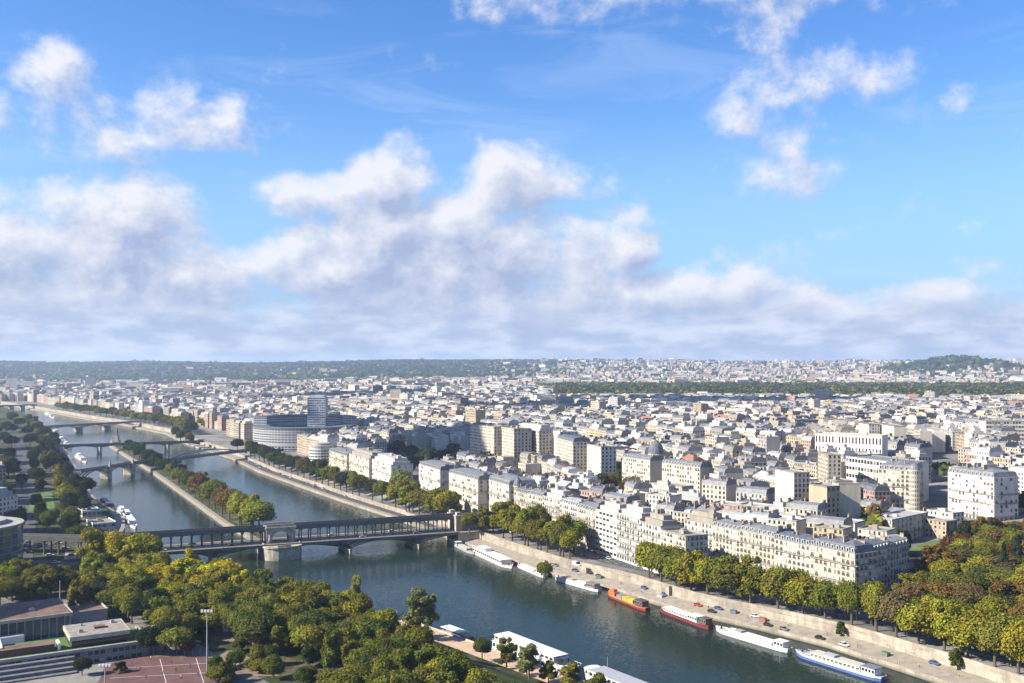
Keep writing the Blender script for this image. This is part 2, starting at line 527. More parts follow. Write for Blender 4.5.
def mk_water(t, b, o):
    p = geo_pos(t)
    b.inputs['Base Color'].default_value = (0.011, 0.022, 0.018, 1)
    b.inputs['Roughness'].default_value = 0.14
    b.inputs['IOR'].default_value = 1.333
    b.inputs['Specular IOR Level'].default_value = 0.15
    # wave slopes as a normal field, stronger where the wind ruffles the surface
    def slopes(vec, sc, det):
        n = t.new('ShaderNodeTexNoise', noise_dimensions='3D')
        t.l.new(vec, n.inputs['Vector']); n.inputs['Scale'].default_value = sc; n.inputs['Detail'].default_value = det; n.inputs['Roughness'].default_value = 0.65
        return t.vm('SUBTRACT', n.outputs['Color'], (0.5, 0.5, 0.5))
    a = slopes(t.vm('MULTIPLY', p, (1.0, 0.6, 1.0)), 0.75, 5)
    b2 = slopes(t.vm('ADD', p, (31.0, 17.0, 0.0)), 2.6, 3)
    sm = t.vm('ADD', a, t.vm('MULTIPLY', b2, (0.6, 0.6, 0.6)))
    # streaks drawn out along the current
    sp = t.sep(p)
    al = t.m('ADD', t.m('MULTIPLY', sp[0], -0.48), t.m('MULTIPLY', sp[1], 0.88)); ac = t.m('ADD', t.m('MULTIPLY', sp[0], 0.88), t.m('MULTIPLY', sp[1], 0.48))
    st = t.noise(t.xyz(t.m('MULTIPLY', al, 0.006), t.m('MULTIPLY', ac, 0.045), 0.0), 1.0, 5, 0.6, '2D', 2.0, 0.8)
    amp = t.mr(st, 0.30, 0.70, 0.17, 0.27)
    nn = t.vm('MULTIPLY', sm, t.xyz(amp, amp, 0.0))
    nn = t.vm('NORMALIZE', t.vm('ADD', nn, (0.0, 0.0, 1.0)))
    t.l.new(nn, b.inputs['Normal'])
mat('river_water', mk_water)

def leaf(name, src):
    def fn(t, b, o):
        p = geo_pos(t)
        rnd = t.new('ShaderNodeNewGeometry').outputs['Random Per Island']
        f = t.m('MULTIPLY', t.mr(t.noise(p, 0.28, 3, 0.6), 0.32, 0.68, 0.62, 1.30, False), t.m('MULTIPLY_ADD', rnd, 0.5, 0.74))
        c = scale_col(t, src(t), f)
        hs = t.new('ShaderNodeHueSaturation')
        t.l.new(t.m('MULTIPLY_ADD', t.noise(p, 0.16, 2, 0.5), 0.10, 0.45), hs.inputs['Hue'])
        t.l.new(c, hs.inputs['Color'])
        df = t.new('ShaderNodeBsdfDiffuse'); tr = t.new('ShaderNodeBsdfTranslucent')
        t.l.new(hs.outputs[0], df.inputs[0]); t.l.new(hs.outputs[0], tr.inputs[0])
        mx = t.new('ShaderNodeMixShader'); mx.inputs[0].default_value = 0.22
        t.l.new(df.outputs[0], mx.inputs[1]); t.l.new(tr.outputs[0], mx.inputs[2])
        t.l.new(mx.outputs[0], o.inputs[0])
    return mat(name, fn)
leaf('leaves', obj_col)
leaf('mass_leaves', vert_col)
M = MATS

# ------------------------------------------------------------------ ground and river
def quad_grid(name, rows, mats, slots, parent=None, smooth=False):
    """rows: equal-length lists of points; slots: material slot per column strip"""
    n = len(rows[0])
    v = [p for r in rows for p in r]
    f = []; m = []
    for i in range(len(rows) - 1):
        for j in range(n - 1):
            f.append((i * n + j, i * n + j + 1, (i + 1) * n + j + 1, (i + 1) * n + j)); m.append(slots[j])
    me = bpy.data.meshes.new(name)
    me.from_pydata(v, [], f)
    for x in mats: me.materials.append(x)
    me.polygons.foreach_set('material_index', m)
    if smooth: me.polygons.foreach_set('use_smooth', [True] * len(f))
    me.update()
    return link(bpy.data.objects.new(name, me), parent)

YS = sorted(set([-300, -100, 100, 200, 280] + [t[0] for t in RIGHT if 200 <= t[0] <= 2596] + [t[0] for t in LEFT if 200 <= t[0] <= 2596]
                + list(range(300, 1000, 20)) + list(range(1000, 2900, 50)) + [2900]))
def wide(y): return 500 + 0.75 * abs(y)
# right bank profile: distance from the waterline -> height
def wall_d(y):          # foot of the upper embankment wall
    return 13 - 2 * ss(400, 500, y) + 2 * ss(600, 760, y) + 3 * ss(800, 1100, y)
def quay_z(x, y):
    """the lower quay slopes gently up from the water's edge to the wall"""
    k = min(max((x - lerp(RIGHT, y)) / wall_d(y), 0), 1)
    return 2.4 + (.2 + 1.5 * ss(740, 660, y)) * k
def right_rows():
    rows = []
    for y in YS:
        x0 = lerp(RIGHT, y); w = wall_d(y); zt = top_z(y)
        X = [x0, x0, x0 + w, x0 + w]
        Z = [-2.0, 2.4, quay_z(lerp(RIGHT, y) + w, y), zt]
        r = [(x, y, z) for x, z in zip(X, Z)]
        ds = [w + 3, w + 16, 50, 60, 75, 95, 120, 160, 210, 280, 360, 450, 560, 700, 900, 1200, 1600, 2200, 3000, 4000]
        for d in ds:
            x = x0 + d
            r.append((x, y, zt if d < 34 else terrain(x, y)))
        rows.append(r)
    return rows
def top_z(y): return 8.5 - 3.6 * ss(690, 780, y) * (1 - ss(1230, 1330, y))
g1 = quad_grid('ground_right_bank', right_rows(), [M['ground_mix'], M['quay_stone'], M['pavement']], [1, 2, 1] + [0] * 20)
def left_z(d, y):
    """the left bank climbs gently behind the boat path"""
    k = ss(500, 440, y)
    if d > 44 or y > 500: return 8.5
    return 8.5 - k * 5.3 * (1 - ss(17.5, 44, d))
def left_rows():
    rows = []
    for y in YS:
        x0 = lerp(LEFT, y)
        k = ss(500, 440, y)
        X = [x0, x0, x0 - 8 - 7 * k, x0 - 13 - 4.5 * k]
        Z = [-2.0, 2.2, 2.4, 8.5 - 5.3 * k]
        r = [(x, y, z) for x, z in zip(X, Z)]
        for d in [24, 31, 38, 46, 80, 130, 200, 300, 450, 700, 1100, 1700, 2500, 3500]:
            r.append((x0 - d, y, left_z(d, y)))
        rows.append(r[::-1])
    return rows
g2 = quad_grid('ground_left_bank', left_rows(), [M['ground_mix'], M['quay_stone'], M['pavement'], M['park_earth']], [0] * 8 + [3] * 6 + [3, 2, 1])
def far_rows():
    rows = []
    y = 2900.0
    ys = []
    while y < 16000:
        ys.append(y); y *= 1.035
    for y in ys:
        rows.append([(u * y, y, terrain(u * y, y)) for u in np.linspace(-.82, .82, 100)])
    return rows
g3 = quad_grid('ground_far', far_rows(), [M['ground_mix']], [0] * 99, smooth=True)
for g in (g1, g2, g3): tag(g, 'city ground under the buildings and parks', 'ground', kind='structure')
wr = []
for y in YS:
    a, b = lerp(LEFT, y), lerp(RIGHT, y)
    wr.append([(a + (b - a) * k / 8, y, 0.0) for k in range(9)])
tag(quad_grid('river_water', wr, [M['river_water']], [0] * 8), 'dark teal river water rippled by wind', 'river', kind='structure')

# ------------------------------------------------------------------ roads
def ribbon(name, pts, w, m, dz=0.006, zfn=None, label=None, off=0.0):
    rows = []
    n = len(pts)
    for i, (x, y) in enumerate(pts):
        a = pts[max(i - 1, 0)]; b = pts[min(i + 1, n - 1)]
        L = math.hypot(b[0] - a[0], b[1] - a[1]); tx, ty = (b[0] - a[0]) / L, (b[1] - a[1]) / L
        row = []
        for k in (-1, 1):
            qx, qy = x + ty * (off + k * w / 2), y - tx * (off + k * w / 2)
            row.append((qx, qy, (zfn(qx, qy) if zfn else terrain(qx, qy)) + dz))
        rows.append(row)
    o = quad_grid(name, rows, [M[m]], [0])
    tag(o, label, 'road', kind='structure')
    return o
def along(side, d, y0, y1, step=20):
    out = []; y = y0
    while y <= y1:
        out.append((lerp(side, y) + (d if side is RIGHT else -d), y)); y += step
    return out
def right_road_d(y): return wall_d(y) + 24
rr = [(lerp(RIGHT, y) + right_road_d(y) + 10 * ss(690, 780, y), y) for y in range(300, 1240, 15)]
Z8 = lambda x, y: max(8.5, terrain(x, y))
ribbon('quay_road', rr, 15, 'asphalt', 0.03, Z8, 'grey two-way avenue behind the right bank trees')
for off in (-3.6, 0.0, 3.6):
    mk = MB()
    for i in range(0, len(rr) - 1):
        (x0, y0), (x1, y1) = rr[i], rr[i + 1]
        L = math.hypot(x1 - x0, y1 - y0); tx, ty = (x1 - x0) / L, (y1 - y0) / L
        for s in np.arange(0, L, 6.0):
            a = (x0 + tx * s + ty * off, y0 + ty * s - tx * off); b = (a[0] + tx * 3, a[1] + ty * 3)
            z = Z8(*a) + 0.05
            mk.face([(a[0] - ty * .1, a[1] + tx * .1, z), (a[0] + ty * .1, a[1] - tx * .1, z), (b[0] + ty * .1, b[1] - tx * .1, z), (b[0] - ty * .1, b[1] + tx * .1, z)])
    tag(mk.build('road_marking', [M['white_paint']]), 'dashed white lane line', 'marking', kind='structure')
# lower expressway on the far right bank quay
lw = [(lerp(RIGHT, y) + 10, y) for y in range(690, 1240, 15)]
ribbon('quay_expressway', lw, 9, 'asphalt', 0.03, lambda x, y: 2.6, 'riverside expressway on the lower quay')
# left avenue
LAV = [at(15, 585, 8.5), at(20, 545, 8.5), at(27, 505, 8.5), at(23, 465, 8.5), at(17, 440, 8.5), at(10, 425, 8.5)]
ribbon('left_avenue', LAV, 15, 'asphalt', 0.03, None, 'shaded avenue running along the left bank')
ribbon('cross_street', [(-248, 545), (-290, 556), (-420, 570)], 44, 'asphalt', 0.04, None, 'street junction beside the viaduct')
ribbon('promenade', [(lerp(LEFT, y) - 8.6, y) for y in range(300, 470, 10)], 12.5, 'gravel_path', 0.03, lambda x, y: 2.4, 'tan gravel path beside the moored boats')

# ------------------------------------------------------------------ embankment parapet, right bank
def parapet(name, ys, dfn, z, h, w, label, side=RIGHT, m='quay_stone'):
    mb = MB()
    pts = [(lerp(side, y) + dfn(y), y) for y in ys]
    for (a, b) in zip(pts, pts[1:]):
        L = math.hypot(b[0] - a[0], b[1] - a[1]); nx, ny = (b[1] - a[1]) / L * w / 2, -(b[0] - a[0]) / L * w / 2
        mb.prism([(a[0] - nx, a[1] - ny), (a[0] + nx, a[1] + ny), (b[0] + nx, b[1] + ny), (b[0] - nx, b[1] - ny)], z, z + h)
    o = mb.build(name, [M[m]])
    return tag(o, label, 'wall', 'stone parapets along the quays')
parapet('embankment_parapet', list(range(300, 690, 10)), lambda y: wall_d(y) + 0.2, 7.5, 1.75, 0.6, 'pale stone parapet above the right bank quay, near side of bridge')
parapet('embankment_parapet', list(range(780, 1220, 20)), lambda y: wall_d(y) + 0.2, 4.4, 1.6, 0.5, 'pale stone parapet above the riverside expressway, beyond the bridge')
parapet('embankment_parapet', list(range(300, 470, 10)), lambda y: -1.0, 2.0, 1.1, 0.5, 'low stone edge of the left bank path beside moored boats', LEFT, 'limestone')

# ------------------------------------------------------------------ island
ISL = [(-143, 640), (-172, 672), (-214, 744), (-304, 920), (-401, 1109), (-490, 1272), (-577, 1435), (-618, 1540)]
def island():
    rows = []
    for i, (x, y) in enumerate(ISL):
        w = [7, 13, 15, 15, 15, 15, 15, 7][i]
        rows.append([(x - 1.5, y, -1.5), (x, y, 2.6), (x + 2.6, y + 1.2, 2.9), (x + w - 2, y + w * .5, 3.6), (x + w, y + w * .55, 2.6), (x + w + 1.5, y + w * .55, -1.5)])
    o = quad_grid('island_ground', rows, [M['island_stone'], M['island_stone'], M['park_earth']], [0, 1, 2, 0, 0])
    tag(o, 'narrow tree-lined island with stone edges', 'island', kind='structure')
island()

# ------------------------------------------------------------------ grass
def lawn(name, poly, z, label):
    mb = MB()
    mb.face([(x, y, (terrain(x, y) if z is None else z) + 0.05) for x, y in poly])
    tag(mb.build(name, [M['grass_green']]), label, 'lawn', kind='structure')

# ------------------------------------------------------------------ words
ORD = ['first', 'second', 'third', 'fourth', 'fifth', 'sixth', 'seventh', 'eighth', 'ninth', 'tenth', 'eleventh', 'twelfth', 'thirteenth', 'fourteenth', 'fifteenth',
       'sixteenth', 'seventeenth', 'eighteenth', 'nineteenth', 'twentieth']
def ordw(i): return ORD[i] if i < len(ORD) else '%dth' % (i + 1)
def place(x, y, z):
    px, py = pix(x, y, z)
    return '%d%% across, %d%% down the view' % (round(px / 10.24), round(py / 6.83))

# ------------------------------------------------------------------ building kit
CREAM = (0.49, 0.435, 0.35); WHITE = (0.61, 0.575, 0.505); STONE = (0.42, 0.365, 0.285); GREYW = (0.38, 0.37, 0.35); TAN = (0.37, 0.285, 0.20); PINK = (0.34, 0.235, 0.19); OCHRE = (0.40, 0.325, 0.215)
BRICK = (0.30, 0.15, 0.10)
ZINC = (0.18, 0.183, 0.19); ZINCL = (0.34, 0.338, 0.332); SLATE = (0.11, 0.12, 0.14); GRAVEL = (0.26, 0.235, 0.20); TILE = (0.30, 0.15, 0.09); PALE = (0.38, 0.36, 0.33)
WALLS = [(CREAM, 'cream'), (WHITE, 'white'), (STONE, 'pale stone'), (GREYW, 'light grey'), (TAN, 'tan'), ((.30, .27, .23), 'grey-beige'), (CREAM, 'cream'), (STONE, 'pale stone'), (OCHRE, 'sandy'), (PINK, 'pinkish')]
rng = random.Random(7)

def roof_shape(mb, L, Wd, z, style, rn, m=0, mw=1):
    """roof faces on a footprint x in [-L/2, L/2], y in [0, Wd]; m roof slot, mw gable slot; returns height"""
    a = L / 2
    if style == 'mansard':
        i1, h1, i2, h2 = 1.2, 2.7, Wd / 2 - 0.6, 0.9
        y = [0, i1, i2, Wd - i2, Wd - i1, Wd]; zz = [z, z + h1, z + h1 + h2, z + h1 + h2, z + h1, z]
        for k in range(5):
            mb.face([(-a, y[k], zz[k]), (a, y[k], zz[k]), (a, y[k + 1], zz[k + 1]), (-a, y[k + 1], zz[k + 1])], m)
        up = [(y[k], zz[k] + (.5 if 0 < k < 5 else 0)) for k in range(6)]
        for s in (-1, 1):
            o_, i_ = s * a, s * (a - .36)
            pts = [(o_, q, r) for q, r in up]
            mb.face(pts if s > 0 else pts[::-1], mw)
            pts = [(i_, q, r) for q, r in up]
            mb.face(pts if s < 0 else pts[::-1], mw)
            for (q0, r0), (q1, r1) in zip(up, up[1:]): mb.face([(o_, q0, r0), (i_, q0, r0), (i_, q1, r1), (o_, q1, r1)][::s], mw)
        for _ in range(rn.randint(0, 3)):
            xx, w_ = rn.uniform(-a + 1.5, a - 3.5), rn.uniform(.8, 2.2)
            yy = rn.uniform(i1 + .3, Wd - i1 - 2.4)
            mb.box(xx, xx + w_, yy, yy + rn.uniform(1, 2), z + h1, z + h1 + h2 + rn.uniform(-.2, 1.1), rn.choice([m, mw, mw]))
        return h1 + h2
    if style == 'mansard_hip':
        i1, h1 = 1.4, 3.4
        q0 = [(-a, 0), (a, 0), (a, Wd), (-a, Wd)]
        q1 = [(-a + i1, i1), (a - i1, i1), (a - i1, Wd - i1), (-a + i1, Wd - i1)]
        j = min(L, Wd) / 2 - 1
        q2 = [(-a + j, j), (a - j, j), (a - j, Wd - j), (-a + j, Wd - j)]
        for P, Q, z0, z1 in ((q0, q1, z, z + h1), (q1, q2, z + h1, z + h1 + 1.6)):
            for k in range(4):
                n = (k + 1) % 4
                mb.face([(*P[k], z0), (*P[n], z0), (*Q[n], z1), (*Q[k], z1)], m)
        mb.face([(*p, z + h1 + 1.6) for p in q2], m)
        return h1 + 1.6
    if style == 'pitched':
        h = Wd * 0.28
        mb.face([(-a, 0, z), (a, 0, z), (a, Wd / 2, z + h), (-a, Wd / 2, z + h)], m)
        mb.face([(-a, Wd / 2, z + h), (a, Wd / 2, z + h), (a, Wd, z), (-a, Wd, z)], m)
        for s in (-1, 1):
            pts = [(s * a, 0, z), (s * a, Wd, z), (s * a, Wd / 2, z + h)]
            mb.face(pts if s > 0 else pts[::-1], mw)
        return h
    # flat: parapet, set-back storey, plant boxes
    t = 0.35
    mb.face([(-a + t, t, z - .5), (a - t, t, z - .5), (a - t, Wd - t, z - .5), (-a + t, Wd - t, z - .5)], m)
    for (x0, x1, y0, y1) in ((-a, a, 0, t), (-a, a, Wd - t, Wd), (-a, -a + t, t, Wd - t), (a - t, a, t, Wd - t)):
        mb.box(x0, x1, y0, y1, z - .5, z + .35, mw)
    if style == 'terrace':
        mb.box(-a + 1.8, a - 1.8, 2.2, Wd - 2, z - .5, z + 2.6, mw, mt=m)
        mb.box(-a + 3.5, a - 4.0, 4.4, Wd - 4, z + 2.6, z + 5.2, mw, mt=m)
        zz = z + 5.2
    else:
        zz = z - .5
    for _ in range(rn.randint(1, 3)):
        w, d, h = rn.uniform(1.6, 4), rn.uniform(1.6, 3.5), rn.uniform(1.2, 2.8)
        if L > w + 9 and Wd > d + 9:
            x, y = rn.uniform(-a + 4.2, a - 4.2 - w), rn.uniform(4.6, Wd - 4.6 - d)
            mb.box(x, x + w, y, y + d, zz, zz + h, mw)
    return zz - z + 1
def chimney_pieces(L, Wd, zr, style, rn):
    """party-wall stacks: (x, y, length, thickness, z0, z1, n pots)"""
    out = []
    a = L / 2
    if style in ('mansard', 'pitched', 'mansard_hip'):
        for x in ([-a + .45, a - .45] if style != 'mansard_hip' else [-a * .35, a * .35]):
            for y in (Wd * .28, Wd * .70):
                if rn.random() < .8:
                    out.append((x, y, rn.uniform(1.8, 4.2), 0.62, zr - 3.2, zr + rn.uniform(.7, 1.9)))
        if rn.random() < .5: out.append((rn.uniform(-a * .4, a * .4), Wd * rn.choice([.3, .65]), rn.uniform(1.4, 2.6), .6, zr - 2.2, zr + 1.4))
    return out
def chimney_faces(mb, p, m=0, mp=1, pots=True):
    x, y, l, t, z0, z1 = p
    mb.box(x - t / 2, x + t / 2, y - l / 2, y + l / 2, z0, z1, m)
    mb.box(x - t / 2 - .08, x + t / 2 + .08, y - l / 2 - .08, y + l / 2 + .08, z1, z1 + .18, m)
    if pots:
        n = max(2, int(l / .55))
        for k in range(n):
            yy = y - l / 2 + (k + .5) * l / n
            mb.box(x - .13, x + .13, yy - .13, yy + .13, z1 + .18, z1 + .75, mp)
CH_MESH = {}
def chimney_mesh(l):
    k = round(l * 2) / 2
    if k not in CH_MESH:
        mb = MB(); chimney_faces(mb, (0, 0, k, .62, 0, 4.4))
        CH_MESH[k] = mb.mesh('chimney', [M['chimney_render'], M['terracotta']])
    return CH_MESH[k]

# window meshes for buildings near enough to show them (unit: placed on a wall whose outside faces -y)
def window_mesh(w, h, kind):
    mb = MB()
    fr = .16
    if kind == 'arched': pass
    mb.box(-w / 2, w / 2, -.02, .03, 0, h, 0, bottom=True)
    for x in (-w / 2 - fr, w / 2): mb.box(x, x + fr, -.16, .03, -.1, h + .15, 1, bottom=True)
    mb.box(-w / 2, w / 2, -.16, .03, h, h + .15, 1, bottom=True)
    mb.box(-w / 2 - fr - .08, w / 2 + fr + .08, -.26, .03, -.22, -.1, 1, bottom=True)
    mb.box(-.035, .035, -.06, -.02, 0, h, 2)
    mb.box(-w / 2, w / 2, -.055, -.02, h * .68, h * .68 + .06, 2)
    if kind == 'curtain': mb.box(-w / 2, w / 2, -.045, -.02, h * .1, h, 3)
    if kind == 'half': mb.box(-w / 2, -w * .05, -.045, -.02, 0, h, 3)
    if kind == 'awning':
        mb.face([(-w / 2 - .1, -.15, h), (w / 2 + .1, -.15, h), (w / 2 + .1, -1.1, h - .8), (-w / 2 - .1, -1.1, h - .8)][::-1], 4)
    if kind in ('french', 'frenchhalf'):
        mb.box(-w / 2 - .2, w / 2 + .2, -.42, -.28, -.05, .1, 1, bottom=True)
        mb.box(-w / 2 - .2, w / 2 + .2, -.40, -.36, .1, .95, 5)
    return mb.mesh('window', [M['glass_dark'], M['limestone'], M['white_frame'], M['white_frame'], M['awning'], M['iron_railing']])
plain('awning', (0.45, 0.13, 0.05), 0.8, 0.3, 0.2)
WM = {}
def win_mesh(w, h, kind):
    k = (round(w, 1), round(h, 1), kind)
    if k not in WM: WM[k] = window_mesh(*k)
    return WM[k]
def dormer_mesh():
    mb = MB()
    mb.box(-.75, .75, -.25, 1.6, 0, 2.0, 1)
    mb.box(-.5, .5, -.30, -.24, .25, 1.75, 0)
    mb.face([(-.95, -.4, 2.0), (.95, -.4, 2.0), (.8, 1.9, 2.35), (-.8, 1.9, 2.35)], 2)
    mb.face([(-.95, -.4, 2.0), (-.95, -.4, 1.9), (.95, -.4, 1.9), (.95, -.4, 2.0)], 1)
    return mb.mesh('dormer', [M['glass_dark'], M['white_frame'], M['zinc']])
DORM = dormer_mesh()

def block(x, y, rz, L, Wd, h, style, wallc, roofc, label, group=None, z0=None, name='apartment_building', detail=1, bays=None, floors=None, sides=(0, 0), seed=0,
          balcony=(2, 5), kinds=('plain', 'french', 'curtain', 'half', 'french'), blank_front=False, front_mat=None, cat='building', wh=None, arches=False):
    """detail 0: shell, 1: shell + chimneys, 2: every window a part. sides: bays on the (left, right) walls, 0 = blank party wall"""
    rn = random.Random(seed * 77 + 5)
    if z0 is None: z0 = terrain(x, y)
    root = empty(name, (x, y, z0), rz)
    tag(root, label, cat, group)
    a = L / 2
    bays = bays or max(2, round(L / 2.9)); floors = floors or max(2, round(h / 3.1))
    fm = front_mat or 'stone_facade'
    wl = MB()
    front = [(-a, 0), (a, 0)]; back = [(a, Wd), (-a, Wd)]
    pm = 1 if detail >= 2 or blank_front else 0
    wl.wall(front[0], front[1], -3, h, pm, L / bays, h / floors, 0)
    wl.wall(back[0], back[1], -3, h, 0, L / bays, h / floors, 0)
    wl.wall((a, 0), (a, Wd), -3, h, (1 if detail >= 2 or not sides[1] else 0), Wd / max(1, sides[1] or 3), h / floors, 0)
    wl.wall((-a, Wd), (-a, 0), -3, h, (1 if detail >= 2 or not sides[0] else 0), Wd / max(1, sides[0] or 3), h / floors, 0)
    if style != 'flat' and style != 'terrace':
        c = .28
        wl.box(-a - .05, a + .05, -c, 0, h - .35, h, 1, bottom=True)
        if sides[1]: wl.box(a, a + c, -c, Wd, h - .36, h - .01, 1, bottom=True)
    if detail >= 2:
        wl.box(-a + .01, a - .01, -.12, 0, 4.0, 4.3, 1, bottom=True)
        wl.box(-a + .01, a - .01, -.10, 0, h - 3.5, h - 3.25, 1, bottom=True)
    wo = wl.build('wall', [M[fm], M['stone_plain']], root, col=wallc)
    rf = MB()
    rh = roof_shape(rf, L, Wd, h, style, rn)
    ro = rf.build('roof', [M['roof_tint'], M['stone_plain']], root, col=roofc)
    if style in ('flat', 'terrace'): ro.color = (*roofc, 1)
    if detail >= 1:
        for (cx, cy_, l, t, zc0, zc1) in chimney_pieces(L, Wd, h + rh, style, rn):
            inst('chimney', chimney_mesh(l), ro, (cx, cy_, zc1 - 4.4))
    if detail >= 2:
        fh = h / floors
        runs = [((-a, 0), 0.0, L, bays)]
        if sides[1]: runs.append(((a, 0), math.pi / 2, Wd, sides[1]))
        if sides[0]: runs.append(((-a, Wd), -math.pi / 2, Wd, sides[0]))
        tot = sum(r[3] for r in runs) * floors
        for ri, ((sx, sy), ang, ln, nb) in enumerate(runs):
            bw = ln / nb
            w = min(1.35, bw * .48)
            for f in range(floors):
                hh = wh or min(2.05, fh * .62)
                kset = kinds if f else ('plain',)
                for b in range(nb):
                    if tot > 98 and rn.random() > 98 / tot: continue
                    t = (b + .5) * bw
                    inst('window', win_mesh(w if f else w * 1.25, hh if f else fh * .72, rn.choice(kset)), wo,
                         (sx + t * math.cos(ang), sy + t * math.sin(ang), f * fh + fh * .24), ang)
            for f in balcony:
                if f < floors:
                    mb = MB()
                    ca, sa = math.cos(ang), math.sin(ang)
                    mb.box(.3, ln - .3, -.85, 0, 0, .2, 0, bottom=True)
                    for zz in (.42, .72, 1.05): mb.box(.35, ln - .35, -.83, -.77, zz, zz + .085, 1, bottom=True)
                    mb.build('balcony', [M['limestone'], M['iron_railing']], root, (sx, sy, f * fh - .02), ang)
        if style in ('mansard', 'mansard_hip'):
            n = max(2, round(L / 3.3))
            for b in range(n):
                inst('dormer', DORM, ro, (-a + (b + .5) * L / n, .45, h + .35))
    return root

# ------------------------------------------------------------------ occupancy
TAKEN = []           # (x, y, radius)
ZONES = []           # polygons kept free of filler buildings
def inside(poly, x, y):
    c = False; j = len(poly) - 1
    for i in range(len(poly)):
        xi, yi = poly[i]; xj, yj = poly[j]
        if (yi > y) != (yj > y) and x < (xj - xi) * (y - yi) / (yj - yi) + xi: c = not c
        j = i
    return c
def reserve(x, y, rz, L, Wd, pad=1.5):
    """mark an oriented footprint as taken"""
    c, s = math.cos(rz), math.sin(rz)
    a = L / 2 + pad
    ZONES.append([(x + u * c - v * s, y + u * s + v * c) for u, v in ((-a, -pad), (a, -pad), (a, Wd + pad), (-a, Wd + pad))])

def facade_from(pl, pr, ztop):
    """front wall whose cornice runs between two photo points at height ztop -> midpoint, angle, length"""
    A = at(*pl, ztop); B = at(*pr, ztop)
    L = math.hypot(B[0] - A[0], B[1] - A[1])
    return (A[0] + B[0]) / 2, (A[1] + B[1]) / 2, math.atan2(B[1] - A[1], B[0] - A[0]), L

# ------------------------------------------------------------------ front row A: the long white terrace along the quay
GA = 'terrace of buildings facing the right bank quay'
def line_pt(P, Q, t): return (P[0] + (Q[0] - P[0]) * t, P[1] + (Q[1] - P[1]) * t)
def row(P, Q, widths, specs, depth, group):
    L = math.hypot(Q[0] - P[0], Q[1] - P[1]); k = L / sum(widths)
    ang = math.atan2(Q[1] - P[1], Q[0] - P[0]); s = 0
    for i, (w, sp) in enumerate(zip(widths, specs)):
        w *= k; mx, my = line_pt(P, Q, (s + w / 2) / L); s += w
        sp = dict(sp)
        d = sp.pop('Wd', depth)
        block(mx, my, ang, w - .06, d, group=group, **sp)
        reserve(mx, my, ang, w, d, 2.5)
A_L, A_R = (3, 700), (89, 513)
row(A_L, A_R, [18, 22, 24, 22, 22, 24, 24, 20, 22], [
    dict(h=22.5, style='mansard', wallc=STONE, roofc=SLATE, label='pale stone corner block with dark slate roof at the far left of the quay terrace', detail=2, seed=1, z0=9),
    dict(h=23.2, style='mansard', wallc=CREAM, roofc=ZINC, label='cream quay-terrace block just right of the slate-roofed corner block', detail=2, seed=2, z0=9),
    dict(h=24.4, style='terrace', wallc=WHITE, roofc=ZINCL, label='white stepped-roof block, third from the left in the long quay terrace', detail=2, seed=3, z0=9, balcony=(1, 2, 3, 4, 5, 6)),
    dict(h=23.0, style='mansard', wallc=WHITE, roofc=ZINCL, label='white zinc-roofed block, fourth from the left in the long quay terrace', detail=2, seed=4, z0=9),
    dict(h=23.0, style='mansard', wallc=CREAM, roofc=ZINC, label='cream zinc-roofed block, fifth from the left in the long quay terrace', detail=2, seed=5, z0=9),
    dict(h=25.0, style='terrace', wallc=WHITE, roofc=PALE, label='modern white block with wide window bands in the long quay terrace', detail=1, seed=6, z0=9, front_mat='modern_facade', bays=6, floors=8),
    dict(h=26.2, style='terrace', wallc=(.58, .56, .52), roofc=PALE, label='bright white block with full-width balconies in the long quay terrace', detail=2, seed=7, z0=9, balcony=(1, 2, 3, 4, 5, 6, 7)),
    dict(h=25.0, style='terrace', wallc=WHITE, roofc=GRAVEL, label='white block with rooftop planting, second from the right end of quay terrace', detail=2, seed=8, z0=9, balcony=(2, 4, 6)),
    dict(h=23.4, style='flat', wallc=CREAM, roofc=GRAVEL, label='cream block with shaded brown side wall at the right end of quay terrace', detail=2, seed=9, z0=9, sides=(0, 5)),
], 14, GA)
# corner turret with dark dome
def turret(x, y, z, r, h, dome, wallc, roofc, label, name='corner_turret'):
    root = empty(name, (x, y, z)); tag(root, label, 'turret')
    mb = MB()
    rg_ = [(r * math.cos(2 * math.pi * k / 16), r * math.sin(2 * math.pi * k / 16)) for k in range(16)]
    mb.prism(rg_, -4, h, 0, 1, bay=1.7)
    mb.tube([(r + .35, h - .3), (r + .35, h + .5)], 16, 1)
    mb.build('wall', [M['stone_facade'], M['stone_plain']], root, col=wallc)
    rf = MB(); rf.tube([(r + .3, h + .5), (r * 1.0, h + dome * .35), (r * .72, h + dome * .68), (r * .3, h + dome * .9), (.25, h + dome), (.22, h + dome * 1.35), (0.02, h + dome * 1.6)], 14, 0)
    rf.build('roof', [M['roof_tint']], root, col=roofc, smooth=True)
    return root

